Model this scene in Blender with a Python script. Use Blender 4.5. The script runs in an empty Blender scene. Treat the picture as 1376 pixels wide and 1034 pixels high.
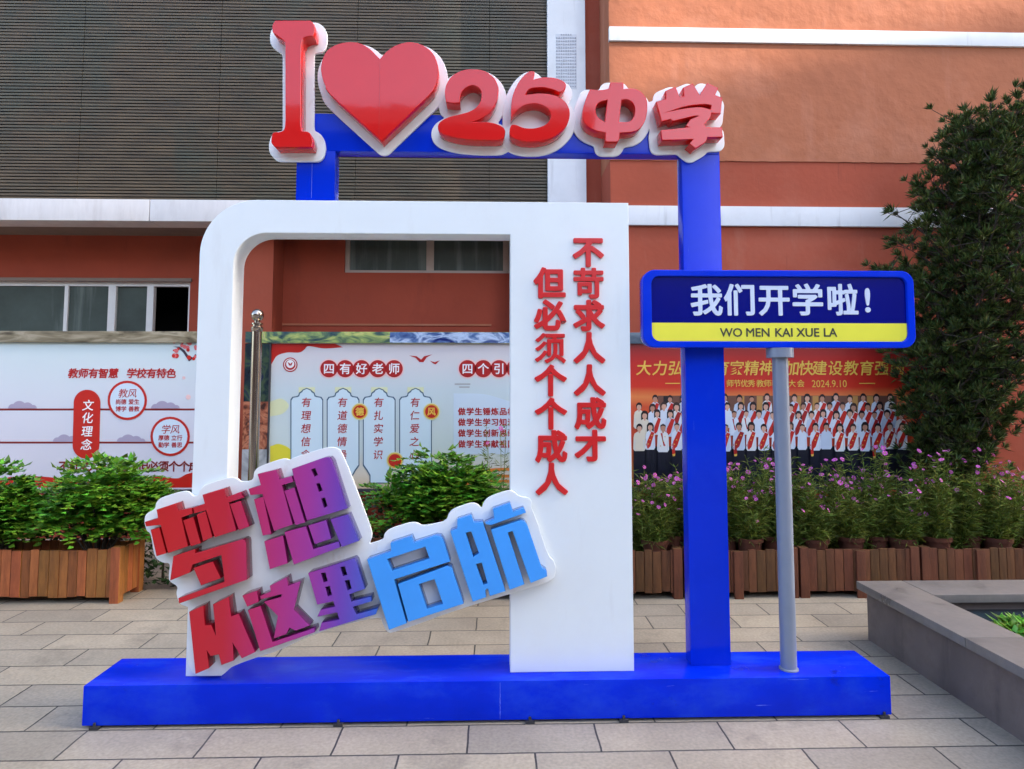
import bpy, bmesh, math, random
import numpy as np
from mathutils import Vector, Matrix
R = math.radians
rnd = random.Random(7)
SC = bpy.context.scene
COL = SC.collection

# ------------------------------------------------------------------ camera
FPX, CX, CY, W, H = 880.0, 688.0, 465.0, 1376.0, 1034.0
TILT, YAW, CAMZ = R(4.0), R(1.6), 1.6
cd = bpy.data.cameras.new("camera")
cd.sensor_width = 36.0
cd.lens = 36.0 * FPX / W
cd.shift_y = (CY - H / 2) / W
cd.clip_end = 2000
cam = bpy.data.objects.new("camera", cd)
cam.location = (0, 0, CAMZ)
cam.rotation_euler = (R(90) + TILT, 0, -YAW)
COL.objects.link(cam)
SC.camera = cam

# ------------------------------------------------------------------ world and sun
SUN = Vector((0.78, -0.30, 0.55)).normalized()
w = bpy.data.worlds.new("World")
SC.world = w
w.use_nodes = True
nt = w.node_tree
sky = nt.nodes.new("ShaderNodeTexSky")
sky.sky_type = 'NISHITA'
sky.sun_disc = False
sky.sun_elevation = math.asin(SUN.z)
sky.sun_rotation = math.atan2(SUN.x, SUN.y)
sky.air_density = 1.0
sky.dust_density = 4.0
sky.ozone_density = 1.0
bg = nt.nodes["Background"]
nt.links.new(sky.outputs[0], bg.inputs[0])
bg.inputs[1].default_value = 0.15
sd = bpy.data.lights.new("sun", 'SUN')
sd.energy = 2.0
sd.angle = R(0.3)
sd.color = (0.82, 0.74, 0.62)
so = bpy.data.objects.new("sun", sd)
so.rotation_euler = SUN.to_track_quat('Z', 'Y').to_euler()
so.location = (20, -20, 30)
COL.objects.link(so)
SC.view_settings.view_transform = 'Standard'
SC.view_settings.look = 'None'
SC.view_settings.exposure = 2.8
SC.view_settings.gamma = 1.0

# ------------------------------------------------------------------ picture ray -> point on a plane of known depth (used to measure sizes)
_rot = Matrix.Rotation(-YAW, 3, 'Z') @ Matrix.Rotation(R(90) + TILT, 3, 'X')
def ray(px, py):
    return _rot @ Vector(((px - CX) / FPX, (CY - py) / FPX, -1.0))
def P(px, py, Y):
    d = ray(px, py)
    t = Y / d.y
    return (d.x * t, CAMZ + d.z * t)
def PX(px, py, Y): return P(px, py, Y)[0]
def PZ(px, py, Y): return P(px, py, Y)[1]
def ground(px, py):
    d = ray(px, py)
    t = -CAMZ / d.z
    return (d.x * t, d.y * t)

# ------------------------------------------------------------------ materials
def mat(name, col, rough=0.6, spec=0.5, metal=0.0, coat=0.0, var=0.0, vscale=6.0, bump=0.0, bscale=40.0, island=0.0,
        dirt=None, dscale=2.0, damt=0.4, trans=0.0, stretch=None):
    m = bpy.data.materials.new(name)
    m.use_nodes = True
    t = m.node_tree
    b = t.nodes["Principled BSDF"]
    b.inputs["Base Color"].default_value = (*col, 1)
    b.inputs["Roughness"].default_value = rough
    b.inputs["Specular IOR Level"].default_value = spec
    b.inputs["Metallic"].default_value = metal
    b.inputs["Coat Weight"].default_value = coat
    b.inputs["Coat Roughness"].default_value = 0.08
    L = t.links.new
    tc = t.nodes.new("ShaderNodeTexCoord")
    vec = tc.outputs["Object"]
    if stretch:
        mp = t.nodes.new("ShaderNodeMapping")
        mp.inputs["Scale"].default_value = stretch
        L(vec, mp.inputs[0]); vec = mp.outputs[0]
    cur = None
    if var > 0 or island > 0 or dirt:
        base = t.nodes.new("ShaderNodeRGB"); base.outputs[0].default_value = (*col, 1)
        cur = base.outputs[0]
    if var > 0:
        n = t.nodes.new("ShaderNodeTexNoise"); n.inputs["Scale"].default_value = vscale
        n.inputs["Detail"].default_value = 8; n.inputs["Roughness"].default_value = 0.62
        L(vec, n.inputs["Vector"])
        mr = t.nodes.new("ShaderNodeMapRange")
        mr.inputs[1].default_value = 0.28; mr.inputs[2].default_value = 0.72
        mr.inputs[3].default_value = 1 - var; mr.inputs[4].default_value = 1 + var
        L(n.outputs[0], mr.inputs[0])
        v = t.nodes.new("ShaderNodeVectorMath"); v.operation = 'SCALE'
        L(cur, v.inputs[0]); L(mr.outputs[0], v.inputs["Scale"])
        cur = v.outputs[0]
    if island > 0:
        g = t.nodes.new("ShaderNodeNewGeometry")
        hs = t.nodes.new("ShaderNodeHueSaturation")
        mr = t.nodes.new("ShaderNodeMapRange")
        mr.inputs[3].default_value = 1 - island; mr.inputs[4].default_value = 1 + island
        L(g.outputs["Random Per Island"], mr.inputs[0]); L(mr.outputs[0], hs.inputs["Value"])
        mr2 = t.nodes.new("ShaderNodeMapRange")
        mr2.inputs[3].default_value = 0.5 - 0.035 * island / 0.4; mr2.inputs[4].default_value = 0.5 + 0.02 * island / 0.4
        mu = t.nodes.new("ShaderNodeMath"); mu.operation = 'MULTIPLY'; mu.inputs[1].default_value = 7.31
        fr = t.nodes.new("ShaderNodeMath"); fr.operation = 'FRACT'
        L(g.outputs["Random Per Island"], mu.inputs[0]); L(mu.outputs[0], fr.inputs[0]); L(fr.outputs[0], mr2.inputs[0])
        L(mr2.outputs[0], hs.inputs["Hue"]); L(cur, hs.inputs["Color"])
        cur = hs.outputs[0]
    if dirt:
        n = t.nodes.new("ShaderNodeTexNoise"); n.inputs["Scale"].default_value = dscale
        n.inputs["Detail"].default_value = 10; n.inputs["Roughness"].default_value = 0.7
        L(vec, n.inputs["Vector"])
        mr = t.nodes.new("ShaderNodeMapRange")
        mr.inputs[1].default_value = 0.5; mr.inputs[2].default_value = 0.75
        mr.inputs[3].default_value = 0; mr.inputs[4].default_value = damt
        L(n.outputs[0], mr.inputs[0])
        mx = t.nodes.new("ShaderNodeMix"); mx.data_type = 'RGBA'
        L(mr.outputs[0], mx.inputs[0]); L(cur, mx.inputs[6]); mx.inputs[7].default_value = (*dirt, 1)
        cur = mx.outputs[2]
    if cur is not None:
        L(cur, b.inputs["Base Color"])
    if bump > 0:
        n = t.nodes.new("ShaderNodeTexNoise"); n.inputs["Scale"].default_value = bscale
        n.inputs["Detail"].default_value = 6
        L(vec, n.inputs["Vector"])
        bp = t.nodes.new("ShaderNodeBump"); bp.inputs["Strength"].default_value = bump
        bp.inputs["Distance"].default_value = 0.02
        L(n.outputs[0], bp.inputs["Height"]); L(bp.outputs[0], b.inputs["Normal"])
    if trans > 0:
        out = t.nodes["Material Output"]
        tr = t.nodes.new("ShaderNodeBsdfTranslucent")
        tr.inputs[0].default_value = (col[0] * 1.6, col[1] * 1.7, col[2] * 0.8, 1)
        if cur is not None: L(cur, tr.inputs[0])
        ms = t.nodes.new("ShaderNodeMixShader"); ms.inputs[0].default_value = trans
        L(b.outputs[0], ms.inputs[1]); L(tr.outputs[0], ms.inputs[2]); L(ms.outputs[0], out.inputs[0])
    return m

def ramp_mat(name, stops, axis, lo, hi, rough=0.35, skew=0.0, nz=0.0, nscale=5.0, spec=0.5, gain=1.0):
    """printed or sprayed colour gradient along a local axis (0 x, 2 z), optionally wavy"""
    m = bpy.data.materials.new(name); m.use_nodes = True
    t = m.node_tree; L = t.links.new
    b = t.nodes["Principled BSDF"]; b.inputs["Roughness"].default_value = rough
    b.inputs["Specular IOR Level"].default_value = spec
    tc = t.nodes.new("ShaderNodeTexCoord"); sp = t.nodes.new("ShaderNodeSeparateXYZ")
    L(tc.outputs["Object"], sp.inputs[0])
    src = sp.outputs[axis]
    if skew:
        ma = t.nodes.new("ShaderNodeMath"); ma.operation = 'MULTIPLY_ADD'; ma.inputs[1].default_value = skew
        L(sp.outputs[2 - axis], ma.inputs[0]); L(src, ma.inputs[2]); src = ma.outputs[0]
    if nz:
        n = t.nodes.new("ShaderNodeTexNoise"); n.inputs["Scale"].default_value = nscale; n.inputs["Detail"].default_value = 4
        L(tc.outputs["Object"], n.inputs["Vector"])
        ma = t.nodes.new("ShaderNodeMath"); ma.operation = 'MULTIPLY_ADD'; ma.inputs[1].default_value = nz
        L(n.outputs[0], ma.inputs[0]); L(src, ma.inputs[2]); src = ma.outputs[0]
    mr = t.nodes.new("ShaderNodeMapRange"); mr.inputs[1].default_value = lo; mr.inputs[2].default_value = hi
    L(src, mr.inputs[0])
    cr = t.nodes.new("ShaderNodeValToRGB")
    e = cr.color_ramp.elements
    while len(e) < len(stops): e.new(0.5)
    for k, (p_, c_) in enumerate(stops):
        e[k].position = p_; e[k].color = (*[q * gain for q in c_], 1)
    L(mr.outputs[0], cr.inputs[0]); L(cr.outputs[0], b.inputs["Base Color"])
    return m

def srgb(r, g, b):
    f = lambda c: (c / 255 / 12.92) if c / 255 <= 0.04045 else ((c / 255 + 0.055) / 1.055) ** 2.4
    return (f(r), f(g), f(b))

M = {}
M['blue'] = mat("blue_enamel", (0.0006, 0.028, 0.57), 0.15, 0.15, var=0.10, vscale=1.5, bump=0.02, bscale=3, dirt=(0.010, 0.050, 0.62), dscale=2.2, damt=0.7)
M['blue_base'] = mat("scuffed_blue_enamel", (0.0006, 0.021, 0.57), 0.20, 0.11, var=0.14, vscale=2.5, bump=0.03, bscale=4, dirt=(0.018, 0.075, 0.60), dscale=2.6, damt=0.75, stretch=(1.0, 3.0, 1.6))
def marks(m, sc, lo, hi, col, amt, stretch, rough=None):
    """extra thresholded noise marks (smudges, scratches, pane streaks) over a paint"""
    t = m.node_tree; L = t.links.new; b = t.nodes["Principled BSDF"]
    src = b.inputs["Base Color"].links[0].from_socket
    tc = t.nodes.new("ShaderNodeTexCoord"); mp = t.nodes.new("ShaderNodeMapping"); mp.inputs["Scale"].default_value = stretch
    mp.inputs["Location"].default_value = (sc * 1.7, 3.1, sc * .3)
    n = t.nodes.new("ShaderNodeTexNoise"); n.inputs["Scale"].default_value = sc; n.inputs["Detail"].default_value = 7; n.inputs["Roughness"].default_value = 0.6
    mr = t.nodes.new("ShaderNodeMapRange"); mr.inputs[1].default_value = lo; mr.inputs[2].default_value = hi; mr.inputs[3].default_value = 0; mr.inputs[4].default_value = amt
    mx = t.nodes.new("ShaderNodeMix"); mx.data_type = 'RGBA'; mx.inputs[7].default_value = (*col, 1)
    L(tc.outputs["Object"], mp.inputs[0]); L(mp.outputs[0], n.inputs["Vector"]); L(n.outputs[0], mr.inputs[0]); L(mr.outputs[0], mx.inputs[0]); L(src, mx.inputs[6]); L(mx.outputs[2], b.inputs["Base Color"])
    if rough is not None:
        r2 = t.nodes.new("ShaderNodeMapRange"); r2.inputs[1].default_value = lo; r2.inputs[2].default_value = hi
        r2.inputs[3].default_value = b.inputs["Roughness"].default_value; r2.inputs[4].default_value = rough
        L(n.outputs[0], r2.inputs[0]); L(r2.outputs[0], b.inputs["Roughness"])
marks(M['blue_base'], 3.4, 0.64, 0.72, (0.004, 0.007, 0.10), 0.75, (1, 1, 1.5), 0.5)
marks(M['blue_base'], 2.0, 0.695, 0.71, (0.20, 0.30, 0.72), 0.55, (1.2, 1.2, 40))
marks(M['blue'], 2.6, 0.70, 0.72, (0.10, 0.20, 0.66), 0.5, (30, 30, 1.5))
M['white_paint'] = mat("white_enamel", (0.70, 0.755, 0.775), 0.33, 0.5, var=0.025, vscale=1.5, bump=0.015, bscale=3, dirt=(0.62, 0.63, 0.64), dscale=1.2, damt=0.35)
M['white_plate'] = mat("white_acrylic", (0.76, 0.80, 0.80), 0.35, 0.5, var=0.03, vscale=3, dirt=(0.62, 0.56, 0.45), dscale=3.0, damt=0.30)
M['red_acrylic'] = mat("red_acrylic", (0.58, 0.012, 0.012), 0.05, 0.48, bump=0.07, bscale=1.5, var=0.05, vscale=3)
M['red_text'] = mat("red_letter_paint", (0.55, 0.010, 0.012), 0.32, 0.5, var=0.06, vscale=9)
M['sky_blue'] = mat("sky_blue_letter_paint", (0.042, 0.30, 0.82), 0.32, 0.5, var=0.06, vscale=3)
M['navy'] = mat("navy_panel", (0.0008, 0.004, 0.17), 0.15, 0.25, var=0.05)
M['yellow'] = mat("yellow_panel", (0.78, 0.74, 0.05), 0.3, 0.5, var=0.03)
M['sign_white'] = mat("sign_lettering_white", (0.56, 0.64, 0.78), 0.35)
M['sign_black'] = mat("sign_lettering_black", (0.03, 0.035, 0.02), 0.4)
M['grey_pole'] = mat("grey_pole_paint", (0.19, 0.22, 0.28), 0.33, 0.5, var=0.06, vscale=5)
M['steel'] = mat("stainless_steel", (0.40, 0.34, 0.28), 0.16, 0.5, metal=1.0)
M['dark_metal'] = mat("dark_fitting", (0.03, 0.03, 0.035), 0.5)
M['scratch'] = mat("scuffed_weld", (0.07, 0.12, 0.62), 0.5, var=0.3, vscale=60)

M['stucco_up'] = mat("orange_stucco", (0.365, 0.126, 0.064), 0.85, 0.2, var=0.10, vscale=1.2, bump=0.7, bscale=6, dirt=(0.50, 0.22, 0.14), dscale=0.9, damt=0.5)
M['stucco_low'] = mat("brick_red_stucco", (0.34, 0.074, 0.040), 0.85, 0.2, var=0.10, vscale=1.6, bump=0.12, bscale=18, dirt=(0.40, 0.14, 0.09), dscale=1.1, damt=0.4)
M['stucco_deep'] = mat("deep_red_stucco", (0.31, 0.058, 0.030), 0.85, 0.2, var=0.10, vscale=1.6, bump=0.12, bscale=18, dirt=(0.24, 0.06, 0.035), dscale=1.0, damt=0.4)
M['band'] = mat("white_wall_band", (0.70, 0.70, 0.70), 0.6, 0.3, var=0.05, vscale=3, dirt=(0.48, 0.46, 0.44), dscale=2.2, damt=0.35)
M['ledge'] = mat("stone_ledge", (0.60, 0.58, 0.57), 0.6, 0.3, var=0.07, vscale=3, dirt=(0.40, 0.36, 0.34), dscale=2.5, damt=0.5, stretch=(3, 3, 0.7))
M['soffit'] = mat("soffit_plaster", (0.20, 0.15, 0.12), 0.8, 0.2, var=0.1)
M['slat'] = mat("brown_louvre_slat", (0.084, 0.058, 0.030), 0.5, 0.4, var=0.35, vscale=2.4, dirt=(0.05, 0.065, 0.045), dscale=1.3, damt=0.7, stretch=(1, 1, 5))
M['slat_back'] = mat("louvre_backing", (0.06, 0.045, 0.030), 0.8, 0.2, var=0.2)
M['wframe'] = mat("window_frame_white", (0.62, 0.61, 0.58), 0.5, 0.4, var=0.05, vscale=7)
M['wframe2'] = mat("window_frame_taupe", (0.42, 0.33, 0.27), 0.5, 0.4, var=0.08, vscale=7)
M['glass'] = mat("window_glass_green", (0.062, 0.082, 0.072), 0.07, 0.6, var=0.25, vscale=2)
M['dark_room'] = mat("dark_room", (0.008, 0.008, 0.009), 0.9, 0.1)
M['plaque'] = mat("grey_plaque_marks", (0.34, 0.35, 0.38), 0.6)

M['wood'] = mat("planter_wood", (0.30, 0.105, 0.028), 0.6, 0.3, var=0.35, vscale=7, bump=0.15, bscale=30, island=0.30, stretch=(4, 4, 0.7), dirt=(0.10, 0.035, 0.018), dscale=3, damt=0.6)
M['wood_shaded'] = mat("planter_wood_shaded", (0.12, 0.048, 0.018), 0.65, 0.3, var=0.35, vscale=7, bump=0.15, bscale=30, island=0.30, stretch=(4, 4, 0.7), dirt=(0.05, 0.022, 0.014), dscale=3, damt=0.6)  # same wood, darkened: the shade on the right-hand boxes is in the colour
M['terracotta'] = mat("terracotta", (0.10, 0.034, 0.020), 0.75, 0.2, var=0.2, vscale=14)
M['soil'] = mat("potting_soil", (0.03, 0.02, 0.013), 0.95, 0.1, bump=0.5, bscale=60)
M['leaf'] = mat("bright_leaf", (0.092, 0.26, 0.018), 0.42, 0.4, island=0.55, trans=0.25)
M['leaf_dark'] = mat("dark_leaf", (0.022, 0.060, 0.014), 0.5, 0.3, island=0.5, trans=0.15)
M['needle'] = mat("conifer_leaf", (0.052, 0.082, 0.018), 0.5, 0.3, island=0.8, trans=0.12)
M['feather'] = mat("cosmos_leaf", (0.13, 0.185, 0.026), 0.55, 0.3, island=0.55, trans=0.22)
M['petal'] = mat("cosmos_petal", (0.62, 0.11, 0.46), 0.55, 0.3, island=0.35, trans=0.25)
M['petal_core'] = mat("cosmos_centre", (0.7, 0.42, 0.04), 0.7)
M['bark'] = mat("bark", (0.055, 0.042, 0.032), 0.85, 0.2, var=0.4, vscale=14, bump=0.6, bscale=24, stretch=(2, 2, 0.4))
M['granite'] = mat("planter_granite", (0.150, 0.114, 0.100), 0.6, 0.4, var=0.16, vscale=16, bump=0.05, bscale=60, dirt=(0.05, 0.040, 0.040), dscale=2.0, damt=0.7)
M['coping'] = mat("coping_granite", (0.185, 0.162, 0.142), 0.45, 0.5, var=0.10, vscale=24, bump=0.03, bscale=60, dirt=(0.10, 0.092, 0.09), dscale=2.0, damt=0.5)
M['water'] = mat("pool_water", (0.02, 0.035, 0.045), 0.05, 0.5, bump=0.05, bscale=8)

marks(M['stucco_up'], 1.6, 0.56, 0.72, (0.47, 0.20, 0.13), 0.45, (2.2, 2.2, 0.35))
marks(M['stucco_low'], 1.8, 0.58, 0.72, (0.40, 0.15, 0.10), 0.5, (2.0, 2.0, 0.5))
marks(M['stucco_low'], 5.0, 0.64, 0.70, (0.18, 0.045, 0.03), 0.4, (3.0, 3.0, 0.25))
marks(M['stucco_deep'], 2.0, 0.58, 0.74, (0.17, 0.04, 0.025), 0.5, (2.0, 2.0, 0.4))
marks(M['band'], 3.0, 0.58, 0.70, (0.42, 0.40, 0.38), 0.4, (4, 4, 0.3))
marks(M['white_paint'], 2.4, 0.60, 0.72, (0.56, 0.57, 0.57), 0.35, (2.5, 2.5, 0.4), 0.5)
marks(M['white_plate'], 6.0, 0.62, 0.72, (0.52, 0.46, 0.36), 0.4, (1.5, 1.5, 0.7))

marks(M['glass'], 1.6, 0.52, 0.66, (0.16, 0.19, 0.17), 0.7, (4, 4, 0.3))  # pale upright streaks painted on in place of curtain and reflection
marks(M['granite'], 3.0, 0.55, 0.70, (0.06, 0.046, 0.042), 0.6, (1.5, 1.5, 0.25))
marks(M['granite'], 4.0, 0.60, 0.70, (0.24, 0.19, 0.17), 0.5, (1.5, 1.5, 0.2))
marks(M['coping'], 3.0, 0.56, 0.70, (0.10, 0.088, 0.08), 0.6, (1, 1, 1), 0.25)
marks(M['slat'], 1.1, 0.52, 0.66, (0.045, 0.055, 0.035), 0.5, (1.5, 1.5, 0.5))

# ------------------------------------------------------------------ object helpers
def root_of(o):
    while o.parent: o = o.parent
    return o
def tag(o, label=None, cat=None, group=None, kind=None):
    if label: o["label"] = label
    if cat: o["category"] = cat
    if group: o["group"] = group
    if kind: o["kind"] = kind
    return o
def thing(name, label, cat, loc, group=None):
    o = bpy.data.objects.new(name, None); COL.objects.link(o)
    o.location = loc; o.empty_display_size = 0.1
    return tag(o, label, cat, group)
def link(name, me, m, parent=None, label=None, origin=None):
    """me holds world coordinates; stored relative to its thing's base"""
    if m is not None:
        for q in (m if isinstance(m, (list, tuple)) else [m]): me.materials.append(q)
    o = bpy.data.objects.new(name, me); COL.objects.link(o)
    base = None
    if parent is not None:
        o.parent = parent
        base = Vector(root_of(parent).location)
    elif origin is not None:
        base = Vector(origin); o.location = base
    if base is not None: me.transform(Matrix.Translation(-base))
    if label: o["label"] = label
    return o

class MB:
    def __init__(s): s.v = []; s.f = []; s.mi = []; s.m = 0
    def add(s, vs, fs):
        n = len(s.v); s.v += [tuple(q) for q in vs]
        for f in fs: s.f.append(tuple(n + i for i in f)); s.mi.append(s.m)
    def box(s, x0, x1, y0, y1, z0, z1, jit=0):
        vs = [(x, y, z) for z in (z0, z1) for y in (y0, y1) for x in (x0, x1)]
        if jit: vs = [tuple(c + rnd.uniform(-jit, jit) for c in q) for q in vs]
        s.add(vs, [(0, 2, 3, 1), (4, 5, 7, 6), (0, 1, 5, 4), (2, 6, 7, 3), (0, 4, 6, 2), (1, 3, 7, 5)])
    def tube(s, pts, rads, n=8, cap=True):
        rings = []
        pts = [Vector(p) for p in pts]
        for i, p in enumerate(pts):
            d = (pts[min(i + 1, len(pts) - 1)] - pts[max(i - 1, 0)])
            d = d.normalized() if d.length > 1e-9 else Vector((0, 0, 1))
            a = d.orthogonal().normalized() if abs(d.z) < 0.9 else Vector((1, 0, 0))
            a = (a - d * a.dot(d)).normalized(); b = d.cross(a)
            r = rads[i] if hasattr(rads, '__len__') else rads
            rings.append([p + (a * math.cos(2 * math.pi * k / n) + b * math.sin(2 * math.pi * k / n)) * r for k in range(n)])
        vs = [q for rg in rings for q in rg]; fs = []
        for i in range(len(pts) - 1):
            for k in range(n):
                k2 = (k + 1) % n
                fs.append((i * n + k, i * n + k2, (i + 1) * n + k2, (i + 1) * n + k))
        if cap:
            fs.append(tuple(range(n))[::-1]); fs.append(tuple((len(pts) - 1) * n + k for k in range(n)))
        s.add(vs, fs)
    def lathe(s, cx, cy, prof, n=24):
        vs = []; fs = []
        for r, z in prof:
            for k in range(n):
                a = 2 * math.pi * k / n
                vs.append((cx + r * math.cos(a), cy + r * math.sin(a), z))
        for i in range(len(prof) - 1):
            for k in range(n):
                k2 = (k + 1) % n
                fs.append((i * n + k, i * n + k2, (i + 1) * n + k2, (i + 1) * n + k))
        if prof[0][0] > 1e-4: fs.append(tuple(range(n))[::-1])
        if prof[-1][0] > 1e-4: fs.append(tuple((len(prof) - 1) * n + k for k in range(n)))
        s.add(vs, fs)
    def mesh(s, name, smooth=False, bevel=0.0):
        me = bpy.data.meshes.new(name)
        me.from_pydata(s.v, [], s.f); me.update()
        if bevel > 0:
            bm = bmesh.new(); bm.from_mesh(me)
            bmesh.ops.remove_doubles(bm, verts=bm.verts, dist=1e-5)
            es = [e for e in bm.edges if len(e.link_faces) == 2 and e.calc_face_angle(0) > 0.6]
            bmesh.ops.bevel(bm, geom=es, offset=bevel, segments=2, affect='EDGES', profile=0.7)
            bm.to_mesh(me); bm.free()
        elif any(s.mi):
            me.polygons.foreach_set("material_index", s.mi)
        if smooth or bevel > 0:
            me.polygons.foreach_set("use_smooth", [True] * len(me.polygons))
            me.set_sharp_from_angle(angle=R(40))
        return me
    def build(s, name, m, parent=None, smooth=False, bevel=0.0, label=None, origin=None):
        return link(name, s.mesh(name, smooth, bevel), m, parent, label, origin)

def _curve_mesh(cu):
    o = bpy.data.objects.new("tmp", cu); COL.objects.link(o)
    bpy.context.view_layer.update()
    dg = bpy.context.evaluated_depsgraph_get()
    me = bpy.data.meshes.new_from_object(o.evaluated_get(dg))
    bpy.data.objects.remove(o); bpy.data.curves.remove(cu)
    return me
UP = Matrix(((1, 0, 0, 0), (0, 0, -1, 0), (0, 1, 0, 0), (0, 0, 0, 1)))      # sheet drawn in xy -> stands in xz facing -y

def prism(contours, yf, yb, bevel=0.0):
    """solid cut from sheet: contours (x, z), front face at yf, back at yb; holes by nesting"""
    cu = bpy.data.curves.new("c", 'CURVE'); cu.dimensions = '2D'; cu.fill_mode = 'BOTH'
    cu.extrude = max((yb - yf) / 2 - bevel, 0.0); cu.bevel_depth = bevel; cu.bevel_resolution = 1; cu.offset = -bevel
    for c in contours:
        sp = cu.splines.new('POLY'); sp.points.add(len(c) - 1); sp.use_cyclic_u = True
        for q, p_ in zip(sp.points, c): q.co = (p_[0], p_[1], 0, 1)
    me = _curve_mesh(cu)
    me.transform(Matrix.Translation((0, (yf + yb) / 2, 0)) @ UP)
    me.polygons.foreach_set("use_smooth", [True] * len(me.polygons))
    me.set_sharp_from_angle(angle=R(35))
    return me
def sheet(contours, y):
    """printed flat shape at depth y"""
    cu = bpy.data.curves.new("c", 'CURVE'); cu.dimensions = '2D'; cu.fill_mode = 'FRONT'
    for c in contours:
        sp = cu.splines.new('POLY'); sp.points.add(len(c) - 1); sp.use_cyclic_u = True
        for q, p_ in zip(sp.points, c): q.co = (p_[0], p_[1], 0, 1)
    me = _curve_mesh(cu); me.transform(Matrix.Translation((0, y, 0)) @ UP)
    return me
def glyph(ch, cx, cz, em, yf, yb=None, bold=0.0, bevel=0.0, shear=0.0, sx=1.0, latin=False):
    cu = bpy.data.curves.new("t", 'FONT'); cu.body = ch; cu.size = 1.0; cu.offset = bold - bevel / em; cu.shear = shear
    cu.resolution_u = 3
    if latin: cu.align_x = 'CENTER'
    if yb is None: cu.fill_mode = 'FRONT'
    else:
        cu.fill_mode = 'BOTH'; cu.extrude = max((yb - yf) / 2 - bevel, 0) / em; cu.bevel_depth = bevel / em; cu.bevel_resolution = 1
    me = _curve_mesh(cu)
    ox, oz = (0.0, 0.35) if latin else (0.5, 0.37)
    if ch in "!！": ox = 0.136
    y = yf if yb is None else (yf + yb) / 2
    me.transform(Matrix.Translation((cx, y, cz)) @ UP @ Matrix.Diagonal((em * sx, em, em, 1)) @ Matrix.Translation((-ox, -oz, 0)))
    return me
def join(ms, name):
    bm = bmesh.new()
    for q in ms: bm.from_mesh(q); bpy.data.meshes.remove(q)
    me = bpy.data.meshes.new(name); bm.to_mesh(me); bm.free()
    return me

def smooth_poly(pts, seg=7):
    """closed outline; points (x, y) are smooth, (x, y, 1) are corners"""
    n = len(pts); out = []
    for i in range(n):
        p0, p1, p2, p3 = pts[i - 1], pts[i], pts[(i + 1) % n], pts[(i + 2) % n]
        c1, c2 = len(p1) > 2, len(p2) > 2
        a, b = np.array(p1[:2], float), np.array(p2[:2], float)
        if c1 and c2: out.append(tuple(a)); continue
        m1 = (b - a) if c1 else (b - np.array(p0[:2], float)) / 2
        m2 = (b - a) if c2 else (np.array(p3[:2], float) - a) / 2
        for k in range(seg):
            t = k / seg
            h = (2 * t**3 - 3 * t**2 + 1) * a + (t**3 - 2 * t**2 + t) * m1 + (-2 * t**3 + 3 * t**2) * b + (t**3 - t**2) * m2
            out.append(tuple(h))
    return out
def rounded(x0, x1, z0, z1, r, n=7):
    rs = r if hasattr(r, '__len__') else (r,) * 4        # bl, br, tr, tl
    out = []
    for (cx, cz, a0), q in zip(((x0, z0, 180), (x1, z0, 270), (x1, z1, 0), (x0, z1, 90)), rs):
        sx = 1 if cx == x0 else -1; sz = 1 if cz == z0 else -1
        if q <= 0: out.append((cx, cz)); continue
        for k in range(n + 1):
            a = R(a0 + 90 * k / n)
            out.append((cx + sx * q + q * math.cos(a), cz + sz * q + q * math.sin(a)))
    return out
def circle(cx, cz, r, n=32): return [(cx + r * math.cos(2 * math.pi * k / n), cz + r * math.sin(2 * math.pi * k / n)) for k in range(n)]

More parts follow.
